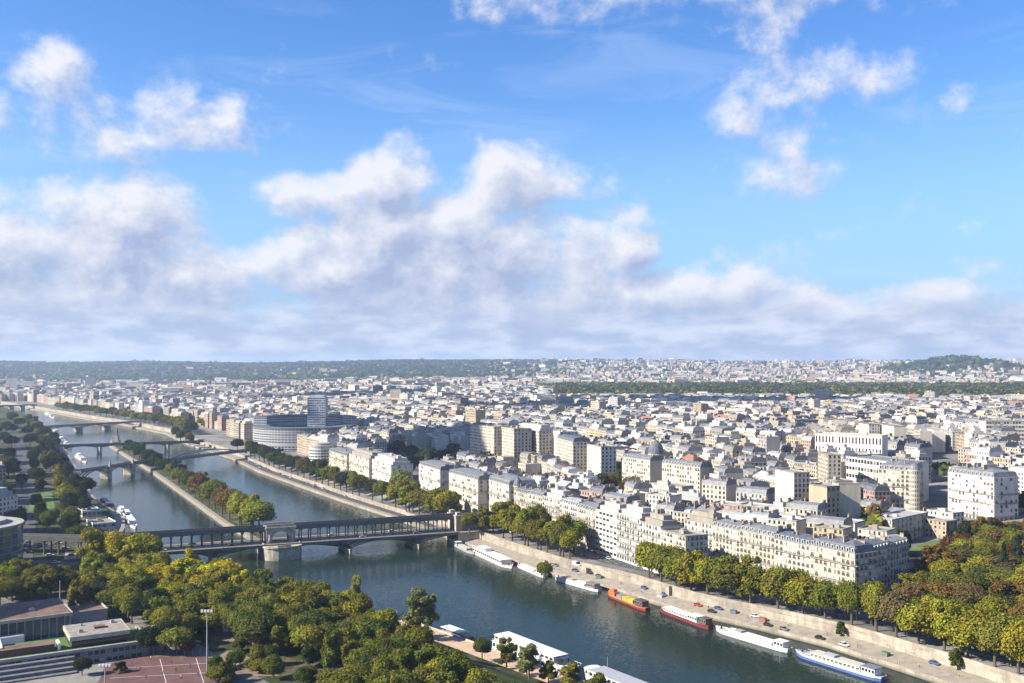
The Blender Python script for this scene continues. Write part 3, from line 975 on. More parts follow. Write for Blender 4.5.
# ------------------------------------------------------------------ front row B: the Haussmann terrace near the park
GB = 'Haussmann terrace beside the park trees'
B_L, B_R = (101, 586), (164, 478)
row(B_L, B_R, [24, 22, 26, 24, 28], [
    dict(h=21.0, style='terrace', wallc=WHITE, roofc=GRAVEL, label='white block with planted roof terraces at left end of the Haussmann terrace', detail=2, seed=11, z0=9, balcony=(1, 2, 3, 4, 5)),
    dict(h=20.5, style='mansard', wallc=CREAM, roofc=ZINC, label='cream mansard block, second from the left in the Haussmann terrace', detail=2, seed=12, z0=9),
    dict(h=21.2, style='mansard', wallc=STONE, roofc=ZINC, label='pale stone mansard block in the middle of the Haussmann terrace', detail=2, seed=13, z0=9),
    dict(h=20.6, style='mansard', wallc=CREAM, roofc=SLATE, label='cream block with dark slate mansard, fourth from left in Haussmann terrace', detail=2, seed=14, z0=9),
    dict(h=21.2, style='mansard_hip', wallc=STONE, roofc=SLATE, label='pale stone corner block with shaded side wall at right end of Haussmann terrace', detail=2, seed=15, z0=9, sides=(0, 5)),
], 15, GB)
# its return along the side street, in shade
row((172, 483.5), (203, 511), [22, 20], [
    dict(h=20.8, style='mansard', wallc=STONE, roofc=SLATE, label='shaded slate-roofed block behind the corner of the Haussmann terrace', detail=2, seed=16, z0=9, Wd=13),
    dict(h=20.0, style='mansard', wallc=STONE, roofc=ZINC, label='shaded stone block ending the side street beside the park', detail=2, seed=17, z0=9, Wd=13),
], 13, 'shaded side street blocks')

# ------------------------------------------------------------------ front row C, beyond the bridge, left to right
GC = 'detached quay blocks beyond the metro bridge'
def front(px0, py0, px1, py1, Wd, h, style, wallc, roofc, label, seed, sides=(4, 4), **k):
    """a building by the two lower corners of its river front in the photograph"""
    z = k.pop('z', 9.0)
    A = at(px0, py0, z); B = at(px1, py1, z)
    L = math.hypot(B[0] - A[0], B[1] - A[1]); ang = math.atan2(B[1] - A[1], B[0] - A[0])
    mx, my = (A[0] + B[0]) / 2, (A[1] + B[1]) / 2
    reserve(mx, my, ang, L, Wd, 2)
    return block(mx, my, ang, L, Wd, h, style, wallc, roofc, label, k.pop('group', GC), z, detail=k.pop('detail', 2), sides=sides, seed=seed, **k)
front(329, 471, 347, 478, 20, 21, 'mansard', STONE, ZINC, 'grey stone quay block right beside the low round white building', 21)
front(349, 478, 369, 485, 20, 24, 'terrace', CREAM, GRAVEL, 'tall cream quay block, second right of the round white building', 22)
front(372, 485, 391, 493, 20, 24, 'terrace', WHITE, PALE, 'white quay block behind the large green willow', 23)
front(419, 495, 440, 503, 22, 26, 'mansard', WHITE, ZINC, 'white mansard block left of the pair facing the metro bridge end', 24)
front(449, 504, 478, 514, 22, 25, 'mansard', CREAM, ZINC, 'broad cream mansard block facing the end of the metro bridge', 25)
front(485, 512, 509, 521, 22, 25, 'mansard_hip', CREAM, ZINC, 'cream hip-roofed block between bridge end and the long terrace', 26)

# ------------------------------------------------------------------ landmarks of the right bank
def lm(pl, pr, ztop, h, Wd, style, wallc, roofc, label, seed, **k):
    """a building by the two ends of its cornice in the photograph"""
    x, y, ang, L = facade_from(pl, pr, ztop)
    reserve(x, y, ang, L, Wd, 2)
    z0 = ztop - h; t = terrain(x, y)
    if t < z0: z0 = t; h = ztop - t
    return block(x, y, ang, L, Wd, h, style, wallc, roofc, label, k.pop('group', None), z0, seed=seed, **k)
# slim towers behind the Haussmann terrace
lm((775, 469), (794, 473), 52, 36, 11, 'flat', CREAM, GRAVEL, 'slim cream tower with blank lit wall and dark right side', 31, blank_front=True, sides=(0, 4), detail=1)
lm((809, 484), (827, 487), 46, 30, 10, 'flat', TAN, ZINC, 'tan tower with grey roof box, left of a twin in the middle right', 32, sides=(0, 3), detail=1, blank_front=True)
lm((832, 482), (839, 484), 46, 30, 14, 'flat', CREAM, GRAVEL, 'narrow cream tower with blank dark right side, right of the tan tower', 33, blank_front=True, detail=1)
lm((818, 452), (828, 455), 52, 28, 10, 'flat', STONE, GRAVEL, 'tall narrow pale slab left of the grey-roofed modern office', 34, detail=1, sides=(0, 3))
# modern office with long grey roof and glass vault
lm((846, 456), (902, 463), 47, 24, 26, 'flat', WHITE, ZINC, 'long white office with grey metal roof and three window rows', 35, front_mat='modern_facade', floors=5, bays=18, detail=1, name='office_building')
# curved corner block
lm((878, 470), (916, 473), 45, 27, 26, 'mansard', CREAM, ZINC, 'ornate cream block with rounded corner tower left of the dark street', 36, detail=2, sides=(0, 6), z0=None) if 0 else None
x, y, ang, L = facade_from((878, 469), (914, 471), 45); reserve(x, y, ang, L + 6, 30, 2)
block(x, y, ang, L, 34, 27, 'mansard_hip', CREAM, ZINC, 'ornate cream block with rounded corner, left of the dark street gap', None, 18, detail=2, sides=(0, 8), seed=36)
c_, s_ = math.cos(ang), math.sin(ang)
turret(x + c_ * (L / 2) + s_ * -1.0, y + s_ * (L / 2) + c_ * 1.0, 18, 3.8, 27.4, 5, CREAM, ZINC, 'rounded corner tower on the ornate cream block by the dark street')
# big white block to the right of the dark street
lm((948, 472), (994, 478), 45, 30, 22, 'mansard_hip', WHITE, ZINC, 'tall bright white block with dark roof right of the dark street', 37, detail=2, sides=(0, 5), balcony=(1, 4, 6))
lm((996, 497), (1034, 494), 30, 14, 16, 'flat', CREAM, PALE, 'lower cream wing with balustrade right of the tall white block', 38, detail=2)
# flat-roofed hotel with dark end by the lawn
lm((868, 517), (892, 520), 27, 17, 46, 'flat', CREAM, PALE, 'pale flat-roofed mansion with shaded right side above the lawn', 39, detail=2, sides=(0, 9))
# lower roofs in front of the rounded block
for (x_, y_, L_, W_, h_, st_, wc_, rc_, lb_, sd_) in [(252, 648, 24, 12, 10, 'pitched', CREAM, ZINC, 'low cream house with grey pitched roof in front of the rounded corner block', 61), (282, 660, 20, 12, 9, 'flat', WHITE, PALE, 'low white flat-roofed annex in front of the rounded corner block', 62),
        (262, 622, 18, 11, 11, 'flat', TAN, GRAVEL, 'low tan house right behind the flat-roofed mansion', 63), (240, 672, 16, 11, 12, 'mansard', STONE, ZINC, 'small stone mansard house left below the rounded corner block', 64)]:
    block(x_, y_, R(-58), L_, W_, h_, st_, wc_, rc_, lb_, 'low houses near the mansion', None, detail=1, sides=(3, 3), seed=sd_); reserve(x_, y_, R(-58), L_, W_, 1)
# slabs further up
lm((986, 421), (1030, 421), 62, 28, 15, 'flat', WHITE, PALE, 'long bright white slab of flats high on the right edge', 40, detail=0, floors=8, front_mat='modern_facade')
lm((894, 426), (906, 426), 60, 27, 45, 'flat', CREAM, GRAVEL, 'grey slab of flats with lit cream end wall', 41, detail=0, sides=(0, 14), blank_front=True, front_mat='modern_facade')
lm((869, 424), (880, 424), 60, 26, 30, 'flat', GREYW, GRAVEL, 'dark grey slab left of the slab with cream end wall', 42, detail=0, sides=(0, 10))
lm((815, 433), (882, 436), 58, 24, 16, 'flat', WHITE, PALE, 'long low white building with columned front behind the office', 43, detail=0, floors=4, bays=20)
# tall cream apartment blocks in the centre
lm((470, 424), (494, 427), 58, 32, 18, 'flat', CREAM, GRAVEL, 'tall cream flats at left of the central group of towers', 44, sides=(0, 5), detail=0, group='tall cream apartment blocks')
lm((497, 426), (514, 429), 58, 32, 18, 'flat', CREAM, GRAVEL, 'tall cream flats with lit front, second in the central group', 45, sides=(0, 5), detail=0, group='tall cream apartment blocks')
lm((517, 428), (539, 431), 56, 31, 18, 'terrace', CREAM, PALE, 'tall cream flats with stepped top, third in the central group', 46, sides=(0, 5), detail=0, group='tall cream apartment blocks')
lm((546, 429), (560, 432), 56, 30, 18, 'flat', WHITE, PALE, 'tall white flats, fourth in the central group of towers', 47, sides=(0, 5), detail=0, group='tall cream apartment blocks')
lm((557, 438), (573, 442), 52, 29, 16, 'mansard', CREAM, SLATE, 'tall cream flats with dark roof, fifth in the central group', 48, sides=(0, 5), detail=0, group='tall cream apartment blocks')
lm((583, 443), (601, 447), 50, 27, 14, 'flat', WHITE, GRAVEL, 'white flats with rooftop boxes at right of the central group', 49, sides=(0, 4), detail=0, group='tall cream apartment blocks')
# turreted school
lm((622, 457), (650, 461), 43, 23, 14, 'mansard', CREAM, ZINC, 'left wing of the turreted school with grey mansard', 50, detail=2, balcony=())
lm((662, 463), (700, 468), 42, 20, 13, 'mansard', CREAM, ZINC, 'long right wing of the turreted school', 51, detail=2, balcony=())
lm((646, 482), (682, 487), 32, 13, 12, 'flat', CREAM, GRAVEL, 'low cream annex in front of the turreted school', 52, detail=2, balcony=())
p = at(656, 459, 43); turret(p[0], p[1], 20, 6.2, 27, 12, STONE, SLATE, 'stone school tower with dark pointed dome', 'school_tower'); reserve(p[0], p[1] - 7, 0, 14, 14)
p = at(518, 489, 32); turret(p[0], p[1] + 4, 9, 3.2, 24.5, 6.5, STONE, SLATE, 'slim corner turret with dark dome at left end of quay terrace')
# round drum hall far off
p = at(545, 391, 58)
ro = empty('round_hall', (p[0], p[1], 30)); tag(ro, 'round drum-shaped hall in the distance left of the wood', 'building')
mb = MB(); mb.tube([(18, -3), (18, 20)], 28, 0, uv=True); mb.build('wall', [M['stone_plain']], ro, col=GREYW)
mb = MB(); mb.tube([(19, 20), (19, 22), (14, 27), (5, 29), (0.1, 29.3)], 28, 0); mb.build('roof', [M['roof_tint']], ro, col=ZINCL)
ZONES.append([(p[0] - 25, p[1] - 25), (p[0] + 25, p[1] - 25), (p[0] + 25, p[1] + 25), (p[0] - 25, p[1] + 25)])

# ------------------------------------------------------------------ round broadcasting house with tower
def ring_part(name, r0, r1, a0, a1, z0, z1, parent, n=40, m='modern_facade', col=WHITE, bay=3.4, floor=3.2, roofc=ZINC):
    mb = MB()
    for k in range(n):
        A, B = a0 + (a1 - a0) * k / n, a0 + (a1 - a0) * (k + 1) / n
        po, qo = (r1 * math.cos(A), r1 * math.sin(A)), (r1 * math.cos(B), r1 * math.sin(B))
        pi_, qi = (r0 * math.cos(A), r0 * math.sin(A)), (r0 * math.cos(B), r0 * math.sin(B))
        mb.wall(po, qo, z0, z1, 0, bay, floor); mb.wall(qi, pi_, z0, z1, 0, bay, floor)
    for A, s in ((a0, 1), (a1, -1)):
        u, v = (r0 * math.cos(A), r0 * math.sin(A)), (r1 * math.cos(A), r1 * math.sin(A))
        mb.wall(*((u, v) if s > 0 else (v, u)), z0, z1, 0, bay, floor)
    w = mb.build('wall', [M[m]], parent, col=col)
    rb = MB()
    for k in range(n):
        A, B = a0 + (a1 - a0) * k / n, a0 + (a1 - a0) * (k + 1) / n
        q = [(r * math.cos(t), r * math.sin(t)) for r, t in ((r0 - .4, A), (r1 + .4, A), (r1 + .4, B), (r0 - .4, B))]
        rb.prism(q, z1, z1 + .9, 0)
    rb.build('roof', [M['roof_tint']], parent, col=roofc)
rx, ry = -278, 1335
rh = empty('broadcasting_house', (rx, ry, 9)); tag(rh, 'round white broadcasting house with a banded ring facade near the river', 'building')
ring_part('ring', 46, 66, R(150), R(395), 0, 28, rh, 60, roofc=SLATE, col=(.31, .32, .33))  # grey wall colour carries the cloud shadow on this white ring
ring_part('inner', 26, 33, R(0), R(360), 0, 20, rh, 32, roofc=ZINC)
ring_part('back', 52, 70, R(5), R(172), 0, 39, rh, 40, col=(.34, .36, .38), roofc=SLATE)
mb = MB(); mb.box(6, 30, -6, 14, 0, 66, 0, bay=2.4); mb.box(8, 28, -4, 12, 66, 68.5, 1); mb.build('tower', [M['modern_facade'], M['stone_plain']], rh, col=(.36, .40, .45))
ZONES.append([(rx + 74 * math.cos(k * .4), ry + 74 * math.sin(k * .4)) for k in range(16)])
lb = at(319, 464, 9)
rl = empty('round_building', (lb[0], lb[1] + 14, 9)); tag(rl, 'low round white building with window bands beside the broadcasting house', 'building')
mb = MB(); mb.tube([(14, -2), (14, 19)], 26, 0, cap=False)
mb = MB()
for k in range(26):
    a0, a1 = 2 * math.pi * k / 26, 2 * math.pi * (k + 1) / 26
    mb.wall((14 * math.cos(a0), 14 * math.sin(a0)), (14 * math.cos(a1), 14 * math.sin(a1)), 0, 19, 0, 3.4, 3.2)
mb.build('wall', [M['modern_facade']], rl, col=(.56, .55, .53))
mb = MB(); mb.tube([(14.4, 19), (14.4, 19.8), (10, 19.9), (10, 22.4), (0.1, 22.5)], 26, 0); mb.build('roof', [M['roof_tint']], rl, col=PALE)
ZONES.append([(lb[0] + 17 * math.cos(k * .4), lb[1] + 14 + 17 * math.sin(k * .4)) for k in range(16)])

# ------------------------------------------------------------------ the filler city
PARK = [at(905, 600, 8.5), at(900, 560, 9), at(880, 552, 9), at(905, 540, 10), at(950, 526, 12), at(1060, 524, 12), at(1120, 560, 9), at(1100, 700, 8.5), at(960, 690, 8.5)]
ZONES.append(PARK)
ZONES.append([at(645, 496, 22), at(605, 496, 22), at(605, 480, 22), at(645, 480, 22)])
ZONES.append([(150, 455), (178, 478), (206, 506), (235, 480), (235, 430), (165, 430)])             # courtyard trees of the school
ZONES.append([at(388, 462, 30), at(425, 462, 30), at(425, 434, 40), at(388, 434, 40)])             # dark garden
ZONES.append([at(440, 452, 35), at(466, 452, 35), at(466, 434, 40), at(440, 434, 40)])
ZONES.append([(222, 596), (292, 610), (330, 700), (245, 702)])
ZONES.append([at(925, 512, 16), at(945, 512, 16), at(958, 452, 30), at(938, 452, 30)])             # dark street
WOOD = lambda x, y: 2120 + 120 * math.sin(x * .004) < y < 3900 and x / y > 0.035 + 0.01 * math.sin(y * .01)
seeds = []
rs = random.Random(3)
for gy in np.arange(380, 3000, 230):
    for gx in np.arange(-1700, 1900, 230):
        if abs(gx) < 0.62 * gy + 250:
            seeds.append((gx + rs.uniform(-90, 90), gy + rs.uniform(-90, 90)))
def quay_angle(y):
    s = RIGHT
    return math.atan2(lerp(s, y - 25) - lerp(s, y + 25), -(-50)) if False else math.atan2(-50, lerp(s, y - 25) - lerp(s, y + 25))
filler = []
SEED = np.array(seeds)
def setback(y): return 62 + 22 * ss(640, 760, y) - 10 * ss(900, 1000, y)
def can_build(x, y, rad):
    d = x - lerp(RIGHT, min(y, 2900))
    if y < 2900 and x < 0.5 * (lerp(LEFT, y) + lerp(RIGHT, y)):
        d = lerp(LEFT, y) - x
        if d < 120 + rad: return False
        if y < 640: return False
        # left avenue stays open
        return True
    if y < 2900 and d < setback(y) + rad: return False
    return True
for si, (sx, sy) in enumerate(seeds):
    near_q = quay_angle(min(max(sy, 400), 2500))
    d0 = sx - lerp(RIGHT, min(sy, 2900))
    ang = near_q + rs.gauss(0, .08 if d0 < 300 else .22) + rs.choice([0, 0, 0, 0, math.pi / 2])
    ca, sa = math.cos(ang), math.sin(ang)
    hb = rs.uniform(19.5, 23.5)
    v = -230.0
    strip = 0
    while v < 230:
        dep = rs.uniform(12, 15.5)
        u = -230.0 + rs.uniform(0, 20); run = rs.uniform(70, 130); hr = hb + rs.gauss(0, 1.8)
        flip = strip % 2
        while u < 230:
            w = rs.uniform(13, 26)
            if sy > 1500: w *= 1.25
            x, y = sx + (u + w / 2) * ca - v * sa, sy + (u + w / 2) * sa + v * ca
            run -= w
            cx_, cy_ = x - dep / 2 * sa, y + dep / 2 * ca
            u += w
            if run < 0:
                u += rs.uniform(7, 11); run = rs.uniform(70, 130); hr = hb + rs.gauss(0, 1.8)
            if not (300 < cy_ < 3000) or abs(cx_) > .56 * cy_ + 60: continue
            dd = (SEED[:, 0] - cx_) ** 2 + (SEED[:, 1] - cy_) ** 2
            if int(dd.argmin()) != si: continue
            if WOOD(cx_, cy_): continue
            if not can_build(cx_, cy_, 8): continue
            if rs.random() < .03: continue
            if any(inside(z, px_, py_) for z in ZONES for px_, py_ in ((cx_, cy_), (x - w / 2 * ca, y - w / 2 * sa), (x + w / 2 * ca, y + w / 2 * sa), (x - w / 2 * ca - dep * sa, y - w / 2 * sa + dep * ca), (x + w / 2 * ca - dep * sa, y + w / 2 * sa + dep * ca))): continue
            h = hr + rs.gauss(0, 1.3)
            r = rs.random()
            style = 'mansard' if r < .50 else 'flat' if r < .76 else 'terrace' if r < .94 else 'pitched'
            if r > .985: h += rs.uniform(7, 16); style = 'flat'
            if rs.random() < .10: h *= .6
            wc, wn = rs.choice(WALLS)
            k = rs.uniform(.85, 1.1)
            wc = tuple(min(.85, q * k * rs.uniform(.97, 1.03)) for q in wc)
            if style == 'mansard': rc, rname = rs.choice([(ZINC, 'zinc'), (ZINC, 'zinc'), (ZINCL, 'pale zinc'), (SLATE, 'slate')])
            elif style == 'pitched': rc, rname = rs.choice([(ZINCL, 'pale zinc'), (TILE, 'red tile'), (ZINC, 'zinc')])
            else: rc, rname = rs.choice([(GRAVEL, 'flat gravel'), (PALE, 'flat pale'), (ZINCL, 'flat grey')])
            filler.append((x, y, ang, w, dep, h, style, wc, wn, rc, rname))
        # block: building, court, building, street
        v += dep + (rs.uniform(5, 9) if flip == 0 else rs.uniform(10, 12.5))
        strip += 1
def size_in_view(b):
    x, y, ang, w, dep, h = b[:6]
    z = terrain(x, y) + h
    px, py = pix(x, y, z)
    if px < -30 or px > 1054 or py > 700: return 0
    return w * h / (y * y)
filler.sort(key=size_in_view, reverse=True)
N_SINGLE = 235
NAMED = [('turreted school', 656, 470), ('twin slim towers', 815, 500), ('white office', 873, 458), ('dark street', 938, 495), ('cream tower group', 535, 440),
         ('broadcasting house', 300, 440), ('Haussmann terrace', 775, 560), ('long quay terrace', 600, 515), ('flat-roofed mansion', 895, 530), ('round white building', 318, 455)]
def near_words(px, py):
    n, dx, dy = min(((a, px - b, py - c) for a, b, c in NAMED), key=lambda t: t[1] ** 2 + (t[2] * 2) ** 2)
    w = ('left of' if dx < 0 else 'right of') if abs(dx) > abs(dy) * 1.5 else ('above' if dy < 0 else 'below')
    return w + ' the ' + n
def storeys(h): return ['two', 'three', 'four', 'five', 'six', 'seven', 'eight', 'nine', 'ten', 'eleven', 'twelve', 'thirteen'][min(11, max(0, round(h / 3.1) - 2))]
singles = [b for b in filler[:N_SINGLE] if size_in_view(b) > 0]
mass = filler[len(singles):]
used_lab = set()
for i, b in enumerate(singles):
    x, y, ang, w, dep, h, style, wc, wn, rc, rname = b
    z = terrain(x, y)
    px, py = pix(x, y, z + h)
    lab = '%s %s-roofed block %s at %d%%,%d%%' % (wn, rname, near_words(px, py), round(px / 10.24), round(py / 6.83))
    if lab in used_lab: lab = '%s-storey ' % storeys(h) + lab
    if len(lab.replace('-', ' ').split()) > 16: lab = lab.replace(' flat ', ' ').replace('pale ', '').replace('-storey', '')
    used_lab.add(lab)
    block(x, y, ang, w, dep, h, style, wc, rc, lab, 'city blocks behind the quay', z, detail=1, sides=(0, 0) if random.Random(i).random() < .65 else (4, 4), seed=100 + i)

def mass_building(mb, x, y, z, ang, w, dep, h, style, wc, rc, rn, chim=True):
    mb.at(x, y, z, ang)
    a = w / 2
    mb.col = wc
    sd = 0 if rn.random() < .4 else 1
    mb.prism([(-a, 0), (a, 0), (a, dep), (-a, dep)], -3, h, [0, sd, 0, sd], 2, sides=True, bay=2.8, ct=rc)
    n0 = len(mb.f)
    if style == 'flat':
        mb.col = wc
        if w > 8:
            for _ in range(rn.randint(1, 2)):
                ww, xx, yy = rn.uniform(2, 4), rn.uniform(-a + 1, a - 5), rn.uniform(1, dep - 5)
                mb.box(xx, xx + ww, yy, yy + 3, h, h + rn.uniform(1.2, 2.8), 1)
    elif style == 'terrace':
        mb.box(-a + 1.8, a - 1.8, 2, dep - 2, h, h + 2.8, 1, mt=2)
        for k in range(len(mb.f) - 1, n0 - 1, -1):
            if mb.m[k] == 2: mb.c[k] = rc
    else:
        roof_shape(mb, w, dep, h, style, rn, 2, 1)
        for k in range(n0, len(mb.f)):
            if mb.m[k] == 2: mb.c[k] = rc
    if chim and style in ('mansard', 'pitched') and rn.random() < .9:
        zr = h + (3.6 if style == 'mansard' else dep * .28)
        for s in (-1, 1):
            mb.col = (.30, .25, .20) if rn.random() < .6 else (.22, .13, .09)
            yy = dep * rn.choice([.3, .5, .68])
            mb.box(s * (a - .45) - .35, s * (a - .45) + .35, yy - 1.6, yy + 1.6, zr - 3.2, zr + rn.uniform(.8, 1.9), 1)
    mb.T = None
mm = MB()
rm = random.Random(5)
for b in mass:
    x, y, ang, w, dep, h, style, wc, wn, rc, rname = b
    mass_building(mm, x, y, terrain(x, y), ang, w, dep, h, style, wc, rc, rm, y < 1700)
# suburbs beyond 2.9 km: thinning out up the hillsides
n = 0
while n < 9000:
    y = 2900 * (9800 / 2900) ** (rm.random() ** .85)
    u = rm.uniform(-.58, .6); x = u * y
    if WOOD(x, y): continue
    dens = 1.0
    if y > 5200:
        forest = ss(.10, -.06, u)
        s = math.sin(x * .0021 + 2) * math.sin(y * .0017 + x * .0007)
        dens = (1 - forest) * (.9 if y < 8200 else .45) + forest * (.26 if s > .25 and y < 7200 else .004)
        if u > .36 and abs(x - 2700) < 430 and abs(y - 6000) < 420: dens = .04
    if rm.random() > dens: continue
    n += 1
    big = rm.random() < .08
    w, dep, h = (rm.uniform(40, 75), 14, rm.uniform(16, 30)) if big else (rm.uniform(12, 26), rm.uniform(10, 14), rm.uniform(7, 19))
    wc = rm.choice(WALLS)[0]; k = rm.uniform(.9, 1.12)
    mass_building(mm, x, y, terrain(x, y), rm.uniform(-.6, .6) + rm.choice([0, -1.1]), w, dep, h, rm.choice(['flat', 'pitched', 'mansard']), tuple(min(.85, c * k) for c in wc), rm.choice([ZINC, ZINCL, TILE, GRAVEL, PALE]), rm, False)
# tall slabs of the left bank, just outside the picture: added and sized to shade the avenue and school
for (x_, y_, h_, w_) in [(-345, 470, 44, 44), (-296, 395, 78, 46), (-290, 322, 55, 40), (-420, 560, 40, 46), (-430, 705, 70, 34), (-500, 850, 62, 36), (-560, 960, 75, 36), (-640, 1090, 72, 40), (-735, 1270, 85, 44), (-840, 1450, 85, 44), (-960, 1680, 90, 50), (-1120, 1950, 90, 50), (-1300, 2250, 90, 60)]:
    mass_building(mm, x_, y_, 8, R(64), w_, 22, h_, 'flat', STONE, GRAVEL, rm, False)
mo = mm.build('distant_city_blocks', [M['mass_facade'], M['mass_plain'], M['mass_roof']], color=True)
tag(mo, 'dense pale city blocks stretching to the hills', 'buildings', kind='stuff')

# ------------------------------------------------------------------ trees
def crown_mesh(seed, n, shape='round', leafsize=.16):
    """leaf clumps spread through lobes, unit radius about 1, centred at z=0"""
    r = random.Random(seed)
    lobes = []
    if shape == 'round':
        for _ in range(13):
            th = r.uniform(0, 6.283); ph = math.asin(r.uniform(-.75, 1))
            d = r.uniform(.40, .60)
            lobes.append((d * math.cos(th) * math.cos(ph), d * math.sin(th) * math.cos(ph), d * .95 * math.sin(ph), r.uniform(.30, .48)))
        lobes.append((0, 0, .05, .74))
    elif shape == 'loose':
        for _ in range(18):
            th = r.uniform(0, 6.283); z = r.uniform(-.7, 1.05); d = r.uniform(.25, .8) * (1 - .35 * max(z, 0))
            lobes.append((d * math.cos(th), d * math.sin(th), z, r.uniform(.18, .36)))
        lobes.append((0, 0, 0, .45))
    elif shape == 'weeping':
        for _ in range(22):
            th = r.uniform(0, 6.283); d = r.uniform(.4, .85)
            lobes.append((d * math.cos(th), d * math.sin(th), r.uniform(-.9, .3), r.uniform(.2, .34)))
        lobes.append((0, 0, .2, .7))
    elif shape == 'cone':
        for i in range(26):
            z = -1 + 2.3 * i / 25; rad = .75 * (1 - i / 26) + .05
            th = r.uniform(0, 6.283); lobes.append((rad * .5 * math.cos(th), rad * .5 * math.sin(th), z, max(.12, rad * .55)))
    tot = sum(l[3] ** 2 for l in lobes)
    mb = MB()
    for (lx, ly, lz, lr) in lobes:
        k = int(n * lr * lr / tot)
        for _ in range(k):
            v = Vector((r.gauss(0, 1), r.gauss(0, 1), r.gauss(0, 1))).normalized()
            if v.z < -.55: v.z *= -.4; v.normalize()
            rad = lr * (r.uniform(.72, 1.12) if r.random() < .86 else r.uniform(1.1, 1.35))
            p = Vector((lx, ly, lz)) + v * rad
            nrm = (v + Vector((r.gauss(0, .45), r.gauss(0, .45), r.gauss(0, .45) + .25))).normalized()
            t = nrm.cross(Vector((r.gauss(0, 1), r.gauss(0, 1), r.gauss(0, 1)))).normalized(); b = nrm.cross(t)
            s = leafsize * r.uniform(.55, 1.15); q = s * r.uniform(.6, 1)
            bend = nrm * (-.25 * s)
            mb.face([p - t * s + bend, p - b * q, p + t * s + bend, p + b * q])
    # shaded inner mass so the crown is not see-through everywhere
    for (lx, ly, lz, lr) in lobes:
        rr = lr * .74
        mb.tube([(0.01, lz - rr), (rr * .75, lz - rr * .66), (rr, lz), (rr * .75, lz + rr * .66), (0.01, lz + rr)], 6, 0, lx, ly, cap=False)
    return mb.mesh('crown', [M['leaves']])
def trunk_mesh(seed, h=1.0):
    """unit trunk: z 0..1 with limbs up into the crown"""
    r = random.Random(seed)
    mb = MB()
    mb.tube([(.050, 0), (.034, .10), (.028, .55), (.018, .85)], 7, 0)
    for k in range(5):
        a = k * 1.256 + r.uniform(-.3, .3)
        z0 = r.uniform(.42, .6)
        mb.beam((0, 0, z0), (.2 * math.cos(a), .2 * math.sin(a), z0 + r.uniform(.18, .32)), .02, .02)
    return mb.mesh('trunk', [M['bark']])
CROWNS = {'round': [crown_mesh(i, 8000, 'round', .072) for i in range(10)], 'loose': [crown_mesh(20 + i, 5000, 'loose', .085) for i in range(4)],
          'weeping': [crown_mesh(40, 6000, 'weeping', .075)], 'cone': [crown_mesh(50 + i, 1700, 'cone', .15) for i in range(2)]}
TRUNKS = [trunk_mesh(i) for i in range(3)]
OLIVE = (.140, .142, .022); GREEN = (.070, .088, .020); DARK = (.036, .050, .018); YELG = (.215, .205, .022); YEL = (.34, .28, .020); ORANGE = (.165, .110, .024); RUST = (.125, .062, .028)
CONI = (.022, .045, .024); PALEG = (.17, .19, .06); MID = (.108, .122, .022); BROWN = (.14, .105, .042); BRIGHT = (.170, .185, .024)
CNAME = {OLIVE: 'olive green', GREEN: 'green', DARK: 'dark green', YELG: 'yellow-green', YEL: 'golden yellow', ORANGE: 'orange-brown', RUST: 'rust red', CONI: 'dark green', PALEG: 'pale green',
         MID: 'mid green', BROWN: 'thin brown', BRIGHT: 'bright green'}
rt = random.Random(11)
TREES = []
def tree(x, y, z, h, rad, col, where, group, shape='round', name='plane_tree', kind='plane tree', clear=.30):
    TREES.append([x, y, z, h, rad, col, where, group, shape, name, kind, clear])
def plant_all():
    used = set()
    for T_ in TREES:
        x, y = T_[0], T_[1]
        dl = lerp(LEFT, y) - x
        if y < 500 and 17 < dl < 46: T_[2] = left_z(dl, y) - .2
        if y > 690 and 0 < x - lerp(RIGHT, min(y, 2900)) < 34: T_[2] = top_z(y)
    for (x, y, z, h, rad, col, where, group, shape, name, kind, clear) in TREES:
        root = empty(name, (x, y, z), rt.uniform(0, 6.28))
        cz = h * clear + (h * (1 - clear)) / 2
        px, py = pix(x, y, z + cz)
        lab = '%s %s %s' % (CNAME[col], kind, where)
        if '#' in lab: lab = lab.replace('#', '%d%% across %d%% down' % (round(px / 10.24), round(py / 6.83)))
        if lab in used: lab = ('%s %s %s' % (CNAME[col], kind, where)).replace('#', '%.1f%% across %.1f%% down' % (px / 10.24, py / 6.83))
        used.add(lab)
        tag(root, lab, 'tree', group)
        sz = h * (1 - clear) / 2
        f = (1.02 if 'grove' in (group or '') or 'island' in (group or '') else .88) * rt.uniform(.80, 1.2)
        c = tuple(max(0, k * f * rt.uniform(.93, 1.07)) for k in col)
        inst('trunk', rt.choice(TRUNKS), root, (0, 0, -.5), 0, (h * .9, h * .9, h * .88))
        sh_ = 'loose' if shape == 'round' and rt.random() < .22 else shape
        rad *= rt.uniform(.80, 1.18)
        inst('crown', rt.choice(CROWNS[sh_]), root, (0, 0, cz), 0, (rad, rad * rt.uniform(.92, 1.08), sz), c)
def pick(r, tab):
    s = sum(w for _, w in tab); k = r.random() * s
    for c, w in tab:
        k -= w
        if k < 0: return c
    return tab[-1][0]

